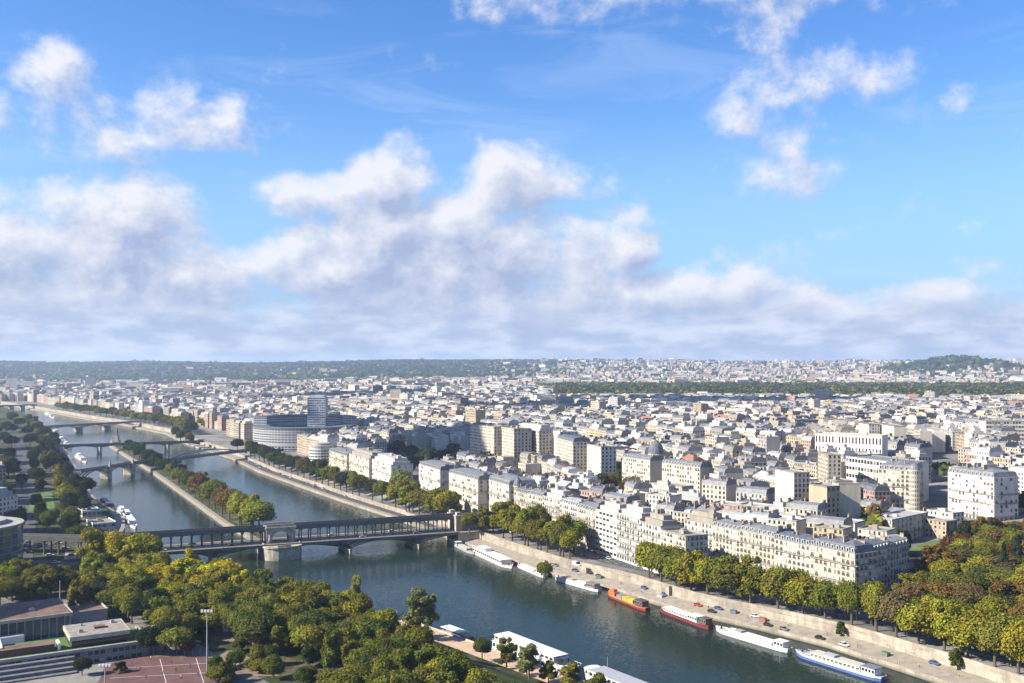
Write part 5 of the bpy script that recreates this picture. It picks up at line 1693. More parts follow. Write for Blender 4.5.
# ------------------------------------------------------------------ the far bridges
def flat_bridge(A, B, w, zd, rise, label, n_span, name='road_bridge', m='bridge_steel', pier_w=3.0, arch_above=0.0, statues=False):
    A = Vector(A); B = Vector(B); d = B - A; L = d.length; ang = math.atan2(d.y, d.x)
    r = empty(name, (A.x, A.y, 0), ang); tag(r, label, 'bridge')
    mb = MB(); mb.box(-6, L + 6, -w / 2, w / 2, zd - 1.1, zd, 0, bottom=True, mt=1); mb.build('deck', [M[m], M['asphalt']], r)
    for s in (-1, 1):
        mb = MB(); mb.box(-6, L + 6, s * w / 2 - .1, s * w / 2 + .1, zd - .1, zd + 1.0, 0); mb.build('railing', [M[m]], r)
    for i in range(n_span):
        a, b = L * i / n_span, L * (i + 1) / n_span
        mb = MB()
        N = 12
        for yy in (-w / 2 + .4, 0, w / 2 - .4):
            prev = None
            for k in range(N + 1):
                t = k / N; z = zd - 1.0 - rise * (2 * t - 1) ** 2
                x = a + (b - a) * t
                if prev: mb.beam(prev, (x, yy, z), .8, .9); mb.face([(prev[0], yy, prev[2]), (x, yy, z), (x, yy, zd - .6), (prev[0], yy, zd - .6)], 0) if rise < 4 else mb.beam((x, yy, z), (x, yy, zd - .6), .3, .3)
                prev = (x, yy, z)
        mb.build('span', [M[m]], r)
        if i:
            mb = MB(); mb.prism([(a - pier_w, -w / 2), (a, -w / 2 - 3), (a + pier_w, -w / 2), (a + pier_w, w / 2), (a, w / 2 + 3), (a - pier_w, w / 2)], -2, zd - rise + .5, 0)
            if statues: mb.box(a - 1.6, a + 1.6, -w / 2 - 1.5, -w / 2 + .4, zd - rise, zd + 3.2, 0); mb.tube([(.8, zd + 3.2), (1.0, zd + 4.5), (.5, zd + 6), (.1, zd + 6.6)], 8, 0, a, -w / 2 - .6)
            mb.build('pier', [M['bridge_stone']], r)
    if arch_above:
        for s in (-1, 1):
            mb = MB(); prev = None
            for k in range(21):
                t = k / 20; x = L * t; z = zd + arch_above * (1 - (2 * t - 1) ** 2) - 3
                if prev: mb.beam(prev, (x, s * w / 2, z), .7, 1.0)
                if z > zd: mb.beam((x, s * w / 2, z), (x, s * w / 2, zd), .3, .3)
                prev = (x, s * w / 2, z)
            mb.build('arch_rib', [M[m]], r)
    return r
flat_bridge((-436, 1012), (-404, 1118), 9, 12, 5.5, 'stone and steel rail bridge arm from the left bank to the island', 3, 'rail_bridge', statues=True)
flat_bridge((-390, 1124), (-334, 1246), 9, 12, 1, 'rail bridge arm with green steel arch between island and right bank', 1, 'rail_bridge', 'bronze_green', arch_above=9)
flat_bridge((-592, 1322), (-436, 1395), 14, 11.5, 3.0, 'long low road bridge crossing the river at the far island tip', 4)
flat_bridge((-795, 1715), (-700, 1850), 18, 11.5, 4.8, 'dark arched road bridge beyond the island', 3)
flat_bridge((-1290, 2520), (-1235, 2580), 18, 12, 2.5, 'farthest low road bridge at the left edge of the river', 3)
# statue on the island's far tip
sx, sy = at(117, 441.5, 4)
st = empty('island_statue', (sx, sy, 3.5)); tag(st, 'tall green statue on a stone pedestal at the far island tip', 'statue')
mb = MB(); mb.box(-4, 4, -4, 4, -4, 3, 0); mb.box(-2.6, 2.6, -2.6, 2.6, 3, 9, 0); mb.build('pedestal', [M['bridge_stone']], st)
mb = MB(); mb.tube([(1.9, 9), (1.5, 13), (1.5, 16), (1.9, 17.6), (.6, 18.4), (.85, 19.4), (.6, 20.6), (.05, 20.9)], 10, 0); mb.beam((1.4, 0, 17.4), (2.0, 0, 20.5), .8, .8); mb.build('figure', [M['bronze_green']], st)

# ------------------------------------------------------------------ haze: the air itself
def haze():
    mb = MB(); mb.box(-13500, 13500, -1500, 16800, -4, 190, 0, bottom=True)
    m = bpy.data.materials.new('haze_air'); m.use_nodes = True
    t = NT(m.node_tree); t.n.clear()
    o = t.new('ShaderNodeOutputMaterial'); v = t.new('ShaderNodeVolumePrincipled')
    v.inputs['Color'].default_value = (0.58, 0.75, 1.0, 1)
    v.inputs['Density'].default_value = HAZE
    v.inputs['Anisotropy'].default_value = 0.2
    t.l.new(v.outputs[0], o.inputs['Volume'])
    m.cycles.homogeneous_volume = True
    tag(mb.build('haze', [m]), 'thin blue haze over the city', 'haze', kind='stuff')
HAZE = 6.0e-5
haze()

# ------------------------------------------------------------------ boats
def hull(L, W, h, sheer=.6, bow=.2, stern=.1, n=18):
    top = []; low = []
    for i in range(n + 1):
        t = i / n; x = -L / 2 + L * t
        w = 1.0
        if t < stern: w = .55 + .45 * math.sqrt(max(0, t / stern))
        if 1 - t < bow: w = max(.04, (1 - ((bow - (1 - t)) / bow) ** 2.2))
        z = h + sheer * max(0, (t - .65) / .35) ** 2 + .25 * max(0, (.15 - t) / .15)
        top.append((x, w * W / 2, z)); low.append((x - .02 * L * (t - .5), w * W / 2 * .88, -.6))
    return top, low
def boat(p0, p1, W, h, label, hullc, name='river_barge', cat='boat', group=None, side=RIGHT, stripe=None, deck='boat_deck', build=None, bow_first=True, sheer=.6):
    A = Vector(at(*p0, 1.0)); B = Vector(at(*p1, 1.0))
    if not bow_first: A, B = B, A
    d = A - B; L = d.length; c = (A + B) / 2; ang = math.atan2(d.y, d.x)
    if side is not None:
        for _ in range(40):
            lim = lerp(side, c.y); s = 1 if side is RIGHT else -1
            if (lim - c.x) * s < W / 2 * 1.15 + .6: c.x -= .3 * s
    r = empty(name, (c.x, c.y, 0), ang); tag(r, label, cat, group)
    top, low = hull(L, W, h, sheer)
    mb = MB(); n = len(top) - 1
    for i in range(n):
        for s in (1, -1):
            f = [low[i], low[i + 1], top[i + 1], top[i]]
            f = [(x, y * s, z) for x, y, z in f]
            mb.face(f[::-1] if s > 0 else f)
    mb.face([(top[0][0], top[0][1], top[0][2]), (top[0][0], -top[0][1], top[0][2]), (low[0][0], -low[0][1], low[0][2]), (low[0][0], low[0][1], low[0][2])])
    mb.build('hull', [M['paint']], r, col=hullc)
    if stripe:
        mb = MB()
        for i in range(n):
            for s in (1, -1):
                f = [(top[i][0], top[i][1] * s * 1.01 + .02 * s, top[i][2] - .5), (top[i + 1][0], top[i + 1][1] * s * 1.01 + .02 * s, top[i + 1][2] - .5), (top[i + 1][0], top[i + 1][1] * s * 1.01 + .02 * s, top[i + 1][2] + .03), (top[i][0], top[i][1] * s * 1.01 + .02 * s, top[i][2] + .03)]
                mb.face(f[::-1] if s > 0 else f)
        mb.build('rubbing_strake', [M['paint']], r, col=stripe)
    mb = MB()
    for i in range(n):
        mb.face([(top[i][0], -top[i][1] * .97, top[i][2] - .35), (top[i + 1][0], -top[i + 1][1] * .97, top[i + 1][2] - .35), (top[i + 1][0], top[i + 1][1] * .97, top[i + 1][2] - .35), (top[i][0], top[i][1] * .97, top[i][2] - .35)])
    mb.build('deck', [M[deck]], r)
    mb = MB(); x = L * .42
    mb.box(x - .3, x + .3, -.3, .3, h, h + 1.1, 0); mb.box(-x - .2, -x + .2, W * .2, W * .2 + .3, h - .3, h + .7, 0); mb.box(-x - .2, -x + .2, -W * .2 - .3, -W * .2, h - .3, h + .7, 0)
    mb.build('bollard', [M['boat_dark']], r)
    if build: build(r, L, W, h)
    return r
def cabin(r, x0, x1, W, z0, z1, col, roofc, nwin=8, over=.35, name='cabin', wz=(.42, .82), round_end=0):
    mb = MB()
    poly = [(x0, -W / 2), (x1, -W / 2), (x1, W / 2), (x0, W / 2)]
    if round_end:
        poly = [(x0, -W / 2), (x1 - round_end, -W / 2)] + [(x1 - round_end + round_end * math.sin(k * math.pi / 8), -W / 2 * math.cos(k * math.pi / 8)) for k in range(1, 8)] + [(x1 - round_end, W / 2), (x0, W / 2)]
    mb.prism(poly, z0, z1, 0)
    cb = mb.build(name, [M['paint']], r, col=col)
    mb = MB(); k = 1 + over / max(1, W)
    cx = (x0 + x1) / 2
    mb.prism([(cx + (x - cx) * (1 + over / max(2, x1 - x0)), y * (1 + 2 * over / W)) for x, y in poly], z1, z1 + .18, 0, bottom=True)
    mb.build('roof', [M['paint']], r, col=roofc)
    if nwin:
        sp = (x1 - round_end - x0) / nwin
        hh = (z1 - z0)
        wm = MB(); wm.box(-sp * .36, sp * .36, -.05, .02, 0, hh * (wz[1] - wz[0]), 0, bottom=True); wm.box(-sp * .36 - .06, sp * .36 + .06, -.03, .01, -.06, hh * (wz[1] - wz[0]) + .06, 1, bottom=True)
        wm = wm.mesh('window', [M['glass_dark'], M['white_frame']])
        for s in (-1, 1):
            for q in range(nwin):
                inst('window', wm, cb, (x0 + (q + .5) * sp, s * W / 2, z0 + hh * wz[0]), 0 if s < 0 else math.pi)
    return cb
def rail(r, L, W, z, col=(.75, .75, .74)):
    mb = MB()
    for s in (-1, 1):
        mb.box(-L / 2, L / 2, s * W / 2 - .03, s * W / 2 + .03, z + .95, z + 1.02, 0, bottom=True)
        x = -L / 2
        while x <= L / 2: mb.box(x, x + .06, s * W / 2 - .03, s * W / 2 + .03, z, z + .98, 0); x += 1.6
    mb.build('railing', [M['paint']], r, col=col)
WB = (.62, .62, .60); GB_ = (.30, .30, .29); LG = (.43, .42, .39)
GRB = 'boats moored along the right bank quay'
def b1(r, L, W, h): cabin(r, -L * .40, -L * .1, W * .7, h - .3, h + 2.0, LG, WB, 4); cabin(r, -L * .05, L * .3, W * .66, h - .3, h + .9, GB_, LG, 0)
boat((474, 553), (450, 541), 5, 1.3, 'small grey barge nearest the metro bridge on right bank', (.30, .30, .29), group=GRB, build=b1)
def b2(r, L, W, h):
    cabin(r, -L * .42, L * .36, W * .86, h - .3, h + 2.6, (.55, .50, .44), WB, 14, .5); rail(r, L * .8, W * .9, h); cabin(r, -L * .3, -L * .12, W * .5, h + 2.8, h + 4.6, WB, WB, 3)
boat((512, 567), (475, 550), 8, 1.1, 'long restaurant boat under a flat white roof near the bridge', (.62, .60, .56), 'restaurant_boat', group=GRB, build=b2)
def b3(r, L, W, h): cabin(r, -L * .42, -L * .22, W * .7, h - .3, h + 2.2, WB, LG, 3); cabin(r, -L * .18, L * .34, W * .7, h - .3, h + .7, LG, (.5, .49, .46), 0)
boat((518, 564), (546, 576), 5, 1.2, 'light grey barge beside the lone quay tree', (.42, .42, .41), group=GRB, build=b3)
def b4(r, L, W, h):
    cabin(r, -L * .44, -L * .26, W * .74, h - .3, h + 2.4, (.20, .17, .15), (.16, .14, .13), 4); cabin(r, -L * .22, L * .36, W * .72, h - .3, h + .8, WB, WB, 0); cabin(r, L * .05, L * .28, W * .6, h + .9, h + 1.5, (.3, .26, .22), (.35, .3, .25), 0)
boat((555, 577), (600, 590), 5.2, 1.3, 'white-decked barge with dark brown wheelhouse left of the orange barge', (.55, .55, .53), group=GRB, build=b4)
def b5(r, L, W, h):
    mb = MB(); mb.box(L * .26, L * .42, -W * .30, W * .30, h - .2, h + 1.7, 0); mb.box(L * .30, L * .38, -W * .2, W * .2, h + 1.7, h + 2.9, 0); mb.build('foredeck_house', [M['paint']], r, col=(.45, .12, .04))
    for k, (a, c) in enumerate(((-.20, (.55, .36, .05)), (-.06, (.5, .29, .04)), (.08, (.16, .18, .18)))):
        mb = MB(); mb.box(L * a, L * (a + .125), -W * .32, W * .32, h - .3, h + 1.5, 0); mb.build('cargo_cover', [M['paint']], r, col=c)
    cabin(r, -L * .44, -L * .26, W * .7, h - .3, h + 2.6, (.08, .05, .05), (.07, .06, .06), 3)
    mb = MB(); mb.tube([(.1, h), (.07, h + 7)], 6, 0, L * .2, 0); mb.beam((L * .2, 0, h + 6), (L * .02, 0, h + 3.2), .12, .12); mb.build('mast', [M['steel_grey']], r)
boat((608, 593), (648, 609), 5.4, 1.5, 'orange and yellow work barge with dark red hull', (.20, .035, .03), group=GRB, build=b5, stripe=(.42, .12, .04))
def b6(r, L, W, h):
    cabin(r, -L * .12, L * .36, W * .72, h - .3, h + 1.3, WB, WB, 9, wz=(.35, .75)); cabin(r, -L * .30, -L * .13, W * .78, h - .3, h + 2.2, WB, (.7, .69, .66), 4); cabin(r, -L * .46, -L * .34, W * .66, h - .3, h + 2.6, (.09, .06, .05), (.1, .08, .07), 3)
boat((660, 608), (711, 627), 5.6, 1.6, 'dark red barge with long white deckhouse', (.17, .03, .035), group=GRB, build=b6, stripe=(.10, .03, .03))
def b7(r, L, W, h):
    cabin(r, -L * .30, L * .30, W * .66, h - .3, h + .8, LG, (.62, .62, .60), 0); cabin(r, -L * .45, -L * .33, W * .7, h - .3, h + 2.3, WB, WB, 3); cabin(r, L * .12, L * .2, W * .4, h + .9, h + 1.6, (.2, .2, .2), (.3, .3, .3), 0); rail(r, L * .7, W * .86, h)
boat((716, 628), (790, 650), 5.6, 1.5, 'long pale grey barge with low hatch covers', (.60, .60, .59), group=GRB, build=b7, stripe=(.75, .75, .73))
def b8(r, L, W, h):
    cabin(r, -L * .28, L * .28, W * .74, h - .3, h + 1.9, (.6, .58, .52), (.46, .43, .37), 12, wz=(.35, .78)); cabin(r, -L * .44, -L * .30, W * .74, h - .3, h + 2.6, WB, (.15, .16, .2), 4); rail(r, L * .82, W * .9, h)
    cabin(r, L * .02, L * .14, W * .4, h + 2.1, h + 2.7, (.25, .26, .27), (.35, .35, .35), 0)
boat((796, 652), (884, 679), 6.2, 1.7, 'long white houseboat with blue hull moored at lower right', (.08, .13, .32), group=GRB, build=b8, stripe=(.72, .74, .78))
GLB = 'boats moored along the left bank path'
def c1(r, L, W, h):
    cabin(r, -L * .46, L * .46, W * .9, h - .3, h + 3.2, WB, WB, 18, .3, round_end=W * .4)
    cabin(r, -L * .44, L * .30, W * .8, h + 3.4, h + 6.0, WB, WB, 14, .4, name='upper_saloon')
    mb = MB(); mb.prism([(L * .31 + 3.2 * math.sin(k * math.pi / 8), -W * .36 * math.cos(k * math.pi / 8)) for k in range(9)], h + 3.4, h + 5.8, 0); mb.build('glazed_bow', [M['glass_dark']], r)
    rail(r, L * .9, W * .96, h + 3.3)
boat((578, 679), (497, 646), 8.6, 1.2, 'large white two-deck restaurant boat with rounded glazed end', (.6, .6, .58), 'river_boat', group=GLB, side=LEFT, build=c1)
def c2(r, L, W, h):
    cabin(r, -L * .46, L * .34, W * .88, h - .3, h + 3.0, WB, (.30, .31, .32), 14, .3); cabin(r, L * .34, L * .44, W * .7, h - .3, h + 2.6, WB, WB, 2, round_end=1.5)
    mb = MB(); mb.tube([(.12, h + 3), (.06, h + 9)], 6, 0, L * .2, 0); mb.build('mast', [M['steel_grey']], r)
boat((584, 672), (668, 706), 8.6, 1.4, 'white river boat with long grey roof at the bottom edge', (.6, .6, .58), 'river_boat', group=GLB, side=LEFT, build=c2)
def c3(r, L, W, h):
    for x in (-L * .28, L * .06):
        for s in (-1, 1):
            mb = MB(); mb.box(x - .06, x + .06, s * W * .36 - .06, s * W * .36 + .06, h, h + 2.6, 0); mb.build('post', [M['steel_grey']], r)
    mb = MB(); mb.box(-L * .34, L * .12, -W * .46, W * .46, h + 2.6, h + 2.8, 0, bottom=True); mb.box(-L * .30, L * .08, -W * .2, W * .2, h + 2.8, h + 3.0, 0); mb.build('canopy', [M['paint']], r, col=WB)
    cabin(r, L * .16, L * .34, W * .6, h - .3, h + 1.8, (.12, .08, .06), (.16, .12, .1), 3)
boat((465, 644), (428, 630), 5.6, 1.2, 'dark terrace boat shaded by a square white canopy', (.05, .045, .05), 'terrace_boat', group=GLB, side=LEFT, build=c3)
# white parasol on the quay
x, y = at(419, 628, 2.4)
r = empty('parasol', (min(x, lerp(LEFT, y) - 1.8), y, 2.4)); tag(r, 'round white parasol on the quay beside the terrace boat', 'parasol')
mb = MB(); mb.tube([(.06, 0), (.05, 2.6)], 6); mb.build('pole', [M['steel_grey']], r)
mb = MB(); mb.tube([(2.3, 2.2), (1.5, 2.75), (.02, 3.2)], 10); mb.build('canopy', [M['white_paint']], r)
# houseboats further along the left bank
def hb(cw, rw):
    def f(r, L, W, h): cabin(r, -L * .36, L * .28, W * .76, h - .3, h + 2.2, cw, rw, 6); cabin(r, -L * .3, -L * .12, W * .5, h + 2.4, h + 4.0, WB, WB, 2)
    return f
for (p0, p1, c, w, lab) in [((121, 528), (111, 512), WB, (.7, .7, .69), 'white cruiser moored outside the flat-roofed pontoon'), ((114, 522), (104, 509), WB, (.5, .5, .5), 'grey-roofed cruiser between the pontoon and the white cruiser'),
                            ((112, 509), (98, 500), (.06, .05, .06), (.09, .05, .05), 'dark barge just upstream of the flat-roofed pontoon'), ((86, 462), (76, 455), WB, LG, 'white houseboat by the left end of the stone rail bridge'),
                            ((71, 449), (64, 443), LG, GB_, 'small pale houseboat between the rail bridge and road bridge'), ((66, 444), (60, 438), GB_, LG, 'grey houseboat beside the low road bridge end'),
                            ((58, 434), (53, 428), WB, LG, 'farther white houseboat beyond the low road bridge'), ((54, 418), (45, 413), WB, WB, 'distant white vessel in the upper reach of the river'), ((58, 419), (48, 415), GB_, GB_, 'dark barge near the distant right bank')]:
    boat(p0, p1, 5.2 if p0[0] > 90 else 6, 1.4, lab, (.08, .08, .1) if c != WB else (.6, .6, .6), 'houseboat', group='houseboats along the far left bank', side=LEFT if 'right bank' not in lab else RIGHT, build=hb(c, w))

# ------------------------------------------------------------------ left bank buildings
def pontoon(px, py, L, Wd, h, roofm, label):
    x, y = at(px, py, 3); ang = math.atan2(-.82, .57) + math.pi
    r = empty('pontoon_building', (x, y, 4.0), ang); tag(r, label, 'building', 'flat buildings on the left quay')
    mb = MB(); mb.box(-L / 2, L / 2, -Wd / 2, Wd / 2, 0, h, 0, bay=3, floor=3.6, mt=1); mb.build('wall', [M['modern_facade'], M['stone_plain']], r, col=(.42, .41, .38))
    mb = MB(); mb.box(-L / 2 + .5, L / 2 - .5, -Wd / 2 + .5, Wd / 2 - .5, h + .01, h + .12, 0)
    for a in (-L * .2, L * .1, L * .3): mb.box(a, a + 1.6, -1, 1.4, h + .12, h + 1.2, 0)
    mb.build('roof', [M[roofm]], r)
    mb = MB()
    for (x0, x1, y0, y1) in ((-L / 2, L / 2, -Wd / 2 - .1, -Wd / 2 + .4), (-L / 2, L / 2, Wd / 2 - .4, Wd / 2 + .1)): mb.box(x0, x1, y0, y1, h, h + .6, 0)
    mb.build('parapet', [M['white_paint']], r)
pontoon(88, 522, 26, 13, 9, 'concrete', 'white flat building with grey roof on the left quay')
pontoon(101, 534, 20, 15, 8, 'roof_gravel', 'white flat building with tan roof nearest the viaduct on left quay')
# curved glass building
gx, gy = -297, 548
r = empty('glass_building', (gx, gy, 8.3)); tag(r, 'curved green glass building at the left edge', 'building')
mb = MB()
N = 30
ring = [(26 * math.cos(2 * math.pi * k / N), 26 * math.sin(2 * math.pi * k / N)) for k in range(N)]
mb.prism(ring, -1, 24, 0); mb.build('glass_wall', [M['glass_green']], r)
mb = MB()
for k in range(N):
    a = 2 * math.pi * k / N; mb.beam((26.1 * math.cos(a), 26.1 * math.sin(a), 0), (26.1 * math.cos(a), 26.1 * math.sin(a), 24.5), .13, .13)
for z in (3.4, 6.8, 10.2, 13.6, 17, 20.4, 23.8):
    for k in range(N): mb.beam((*[q * 1.004 for q in ring[k]], z), (*[q * 1.004 for q in ring[(k + 1) % N]], z), .12, .18)
mb.build('mullion_grid', [M['steel_grey']], r)
mb = MB(); mb.prism([(p[0] * 1.03, p[1] * 1.03) for p in ring], 24.2, 25.0, 0, bottom=True); mb.prism([(p[0] * .7, p[1] * .7) for p in ring], 25.0, 27, 0); mb.build('roof', [M['concrete']], r)
mb = MB(); mb.box(25.2 * .86, 25.2 * .86 + .5, -16, -11, 6, 18, 0); mb.build('red_panel', [M['sport_red']], r)
# other left edge buildings
for (x, y, rz, L, Wd, h, st, wc, rc, lab, sd) in [
        (-336, 655, R(70), 30, 22, 25, 'terrace', WHITE, ZINCL, 'white stepped building above the curved glass building at left edge', 301),
        (-418, 800, R(66), 30, 18, 27, 'mansard', PINK, SLATE, 'pinkish block at left edge beside the shaded avenue', 302),
        (-475, 905, R(66), 34, 18, 28, 'flat', TAN, GRAVEL, 'tan block at left edge above the pinkish block', 303),
        (-640, 1180, R(64), 40, 18, 30, 'flat', WHITE, PALE, 'far white slab at left edge beside the avenue trees', 304)]:
    block(x, y, rz, L, Wd, h, st, wc, rc, lab, 'left edge buildings', 8.3, sides=(4, 4), seed=sd)
# modern school with roof terraces
sc_ = empty('modern_school', (-141, 388, 8.3), R(31)); tag(sc_, 'modern low school with flat roofs and green roof terraces at lower left', 'school')
def part_box(name, x0, x1, y0, y1, z0, z1, m, roofm, **k):
    mb = MB(); mb.box(x0, x1, y0, y1, z0, z1, 0, mt=1, **k); return mb.build(name, [M[m], M[roofm]], sc_, col=k.get('col'))
mb = MB(); mb.box(-62, 0, 0, 24, -1, 5.2, 0, mt=1, floor=2.9, bay=2.2); mb.build('terrace_block', [M['modern_facade'], M['grass_green']], sc_, col=(.22, .21, .20))
mb = MB(); mb.box(-62.4, .4, -.5, .6, 5.0, 6.0, 0, bottom=True); mb.box(-.5, .45, .6, 24, 5.0, 6.0, 0, bottom=True); mb.box(-62, -1, .8, 2.0, 5.2, 5.9, 1); mb.build('terrace_parapet', [M['concrete'], M['grass_green']], sc_)
mb = MB(); mb.box(-27, -7, 4, 22, 5.2, 9.2, 0, mt=1, floor=4, bay=3); mb.build('pavilion', [M['glass_dark'], M['concrete']], sc_)
mb = MB(); mb.box(-27.8, -6.2, 3.2, 22.8, 8.4, 10.0, 0, bottom=True); mb.box(-18, -14, 11, 14, 10.0, 10.9, 1); mb.box(-27.2, -6.8, 3.8, 22.2, 10.0, 10.06, 2); mb.build('pavilion_roof', [M['limestone'], M['roof_rust'], M['roof_gravel']], sc_)
mb = MB(); mb.box(-52, -33, 3, 9, 5.2, 8.4, 0, mt=1); mb.build('red_court', [M['sport_red'], M['roof_rust']], sc_)
mb = MB(); mb.box(-32.6, -29, 3, 10, 5.2, 5.9, 0); mb.box(-32, -31, 3, 9, 5.9, 8.4, 1); mb.build('planted_terrace', [M['grass_green'], M['white_paint']], sc_)
mb = MB()
for k in range(5): mb.box(-60, -27, -3.2 - k * 2.6, -.6 - k * 2.6, -1, 4.2 - k * 1.15, 0)
mb.build('stepped_stand', [M['dark_steps']], sc_)
hall = empty('school_hall', (-184, 416, 8.3), R(34)); tag(hall, 'long glass-fronted hall with rust-coloured gravel roof at lower left', 'building')
mb = MB(); mb.box(-80, 0, 0, 27, -1, 8.6, 0); mb.build('glass_front', [M['glass_green']], hall)
mb = MB()
for k in range(27): mb.box(-80 + k * 3, -79.8 + k * 3, -.15, 0, -1, 8.6, 0)
mb.box(.0, .3, 0, 27, -1, 8.6, 0); mb.build('mullion', [M['white_frame']], hall)
mb = MB(); mb.box(-81, 1.0, -1.6, 28, 8.6, 9.9, 0, bottom=True); mb.build('fascia', [M['limestone']], hall)
mb = MB(); mb.box(-80.3, .3, -.9, 27.3, 9.9, 9.95, 0); mb.build('roof', [M['roof_rust']], hall)
mb = MB(); mb.box(-50, -18, -6, -1.7, -1, 4.2, 0, mt=1); mb.build('entrance_block', [M['white_paint'], M['concrete']], hall)
mb = MB(); mb.box(2, 17, 10, 26, -1, 6.2, 0, mt=1); mb.box(1.7, 17.3, 9.7, 10.1, 6.2, 7, 0); mb.box(16.9, 17.3, 10.1, 26, 6.2, 7, 0); mb.build('side_wing', [M['concrete'], M['roof_rust']], hall)
an = empty('school_annex', (-196, 362, 8.3), R(31)); tag(an, 'pale flat-roofed annex cut by the lower left corner', 'building')
mb = MB(); mb.box(-40, 10, 0, 20, -1, 8, 0, mt=1, floor=4, bay=3); mb.build('wall', [M['modern_facade'], M['roof_gravel']], an, col=(.35, .34, .32))
mb = MB(); mb.box(-40, 10.3, -.5, .4, 7.8, 8.8, 0, bottom=True); mb.box(9.8, 10.4, .4, 20, 7.8, 8.8, 0, bottom=True); mb.build('parapet', [M['white_paint']], an)
# sports court
def zpoly(name, pts, z, m, label, cat):
    mb = MB(); mb.face([(x, y, z) for x, y in pts]); tag(mb.build(name, [M[m]]), label, cat, kind='structure')
cp = [at(104, 669, 8.6), at(122, 656, 8.6), at(208, 657, 8.6), at(222, 700, 8.6), at(90, 700, 8.6)]
zpoly('sports_court', cp, 8.62, 'sport_red', 'red sports court at the bottom edge', 'court')
for (a, b) in (((120, 668), (208, 663)), ((160, 659), (168, 690)), ((196, 658), (206, 690)), ((110, 678), (215, 672))):
    A = Vector((*at(*a, 8.7), 8.66)); B = Vector((*at(*b, 8.7), 8.66)); mb = MB(); mb.beam(A, B, .18, .02); tag(mb.build('court_line', [M['white_paint']]), 'white line on the red court', 'marking', kind='structure')
zpoly('sand_path', [at(212, 652, 8.6), at(236, 650, 8.6), at(262, 664, 8.6), at(280, 676, 8.6), at(226, 676, 8.6), at(216, 668, 8.6)], 8.6, 'dirt', 'sandy clearing beside the red court', 'path')
zpoly('park_road', [at(203, 630, 8.6), at(240, 626, 8.6), at(262, 634, 8.6), at(258, 644, 8.6), at(205, 640, 8.6)], 8.6, 'dirt', 'paved lane inside the grove', 'path')
def fence(a, b, h, label):
    A = Vector((*at(*a, 8.5), 8.3)); B = Vector((*at(*b, 8.5), 8.3)); d = B - A; n = max(2, int(d.length / 3))
    r = empty('court_fence', A); tag(r, label, 'fence')
    pm = MB(); pm.tube([(.06, 0), (.06, h)], 5); pm = pm.mesh('post', [M['steel_grey']])
    for k in range(n + 1): inst('post', pm, r, d * (k / n))
    mb = MB()
    for z in np.arange(.5, h + .1, 1.0): mb.beam((0, 0, z), (*d.xy, z), .04, .04)
    mb.build('mesh_rail', [M['bridge_steel']], r)
fence((122, 655), (208, 656), 4, 'mesh fence along the far side of the red court')
def mast(px, py, h, label, head):
    x, y = at(px, py, 8.3)
    r = empty('floodlight_mast' if head else 'pole_mast', (x, y, 8.2)); tag(r, label, 'mast')
    mb = MB(); mb.tube([(.42, 0), (.40, .5), (.30, .6), (.16, h)], 8); mb.build('pole', [M['steel_grey']], r)
    if head:
        mb = MB(); mb.box(-2.2, 2.2, -.15, .15, h, h + .3, 0, bottom=True); mb.build('crossbar', [M['steel_grey']], r)
        for k in range(4):
            mb = MB(); mb.box(-2.1 + k * 1.15, -1.35 + k * 1.15, -.55, .1, h + .3, h + 1.1, 0, bottom=True); mb.build('lamp_head', [M['white_frame']], r)
    else:
        mb = MB(); mb.tube([(.2, h), (.25, h + .1), (.02, h + .35)], 8); mb.build('finial', [M['steel_grey']], r)
mast(207, 676, 23, 'tall floodlight mast beside the red sports court', True)
mast(105, 690, 8, 'short floodlight mast at the bottom edge beside the court', True)
mast(60, 600, 9, 'flagpole left of three behind the rust-roofed hall', False)
mast(73, 606, 9, 'flagpole in the middle behind the rust-roofed hall', False)
mast(86, 606, 10, 'flagpole right of three near the grove edge', False)
# lawns
lawn('park_lawn', [at(905, 556, 9.5), at(922, 547, 9.5), at(948, 545, 9.5), at(944, 554, 9.5)], None, 'bright green lawn beside the flat-roofed mansion')
lawn('left_lawn', [at(28, 512, 8.5), at(31, 493, 8.5), at(52, 492, 8.5), at(55, 508, 8.5)], None, 'shaded lawn on the left bank strip')

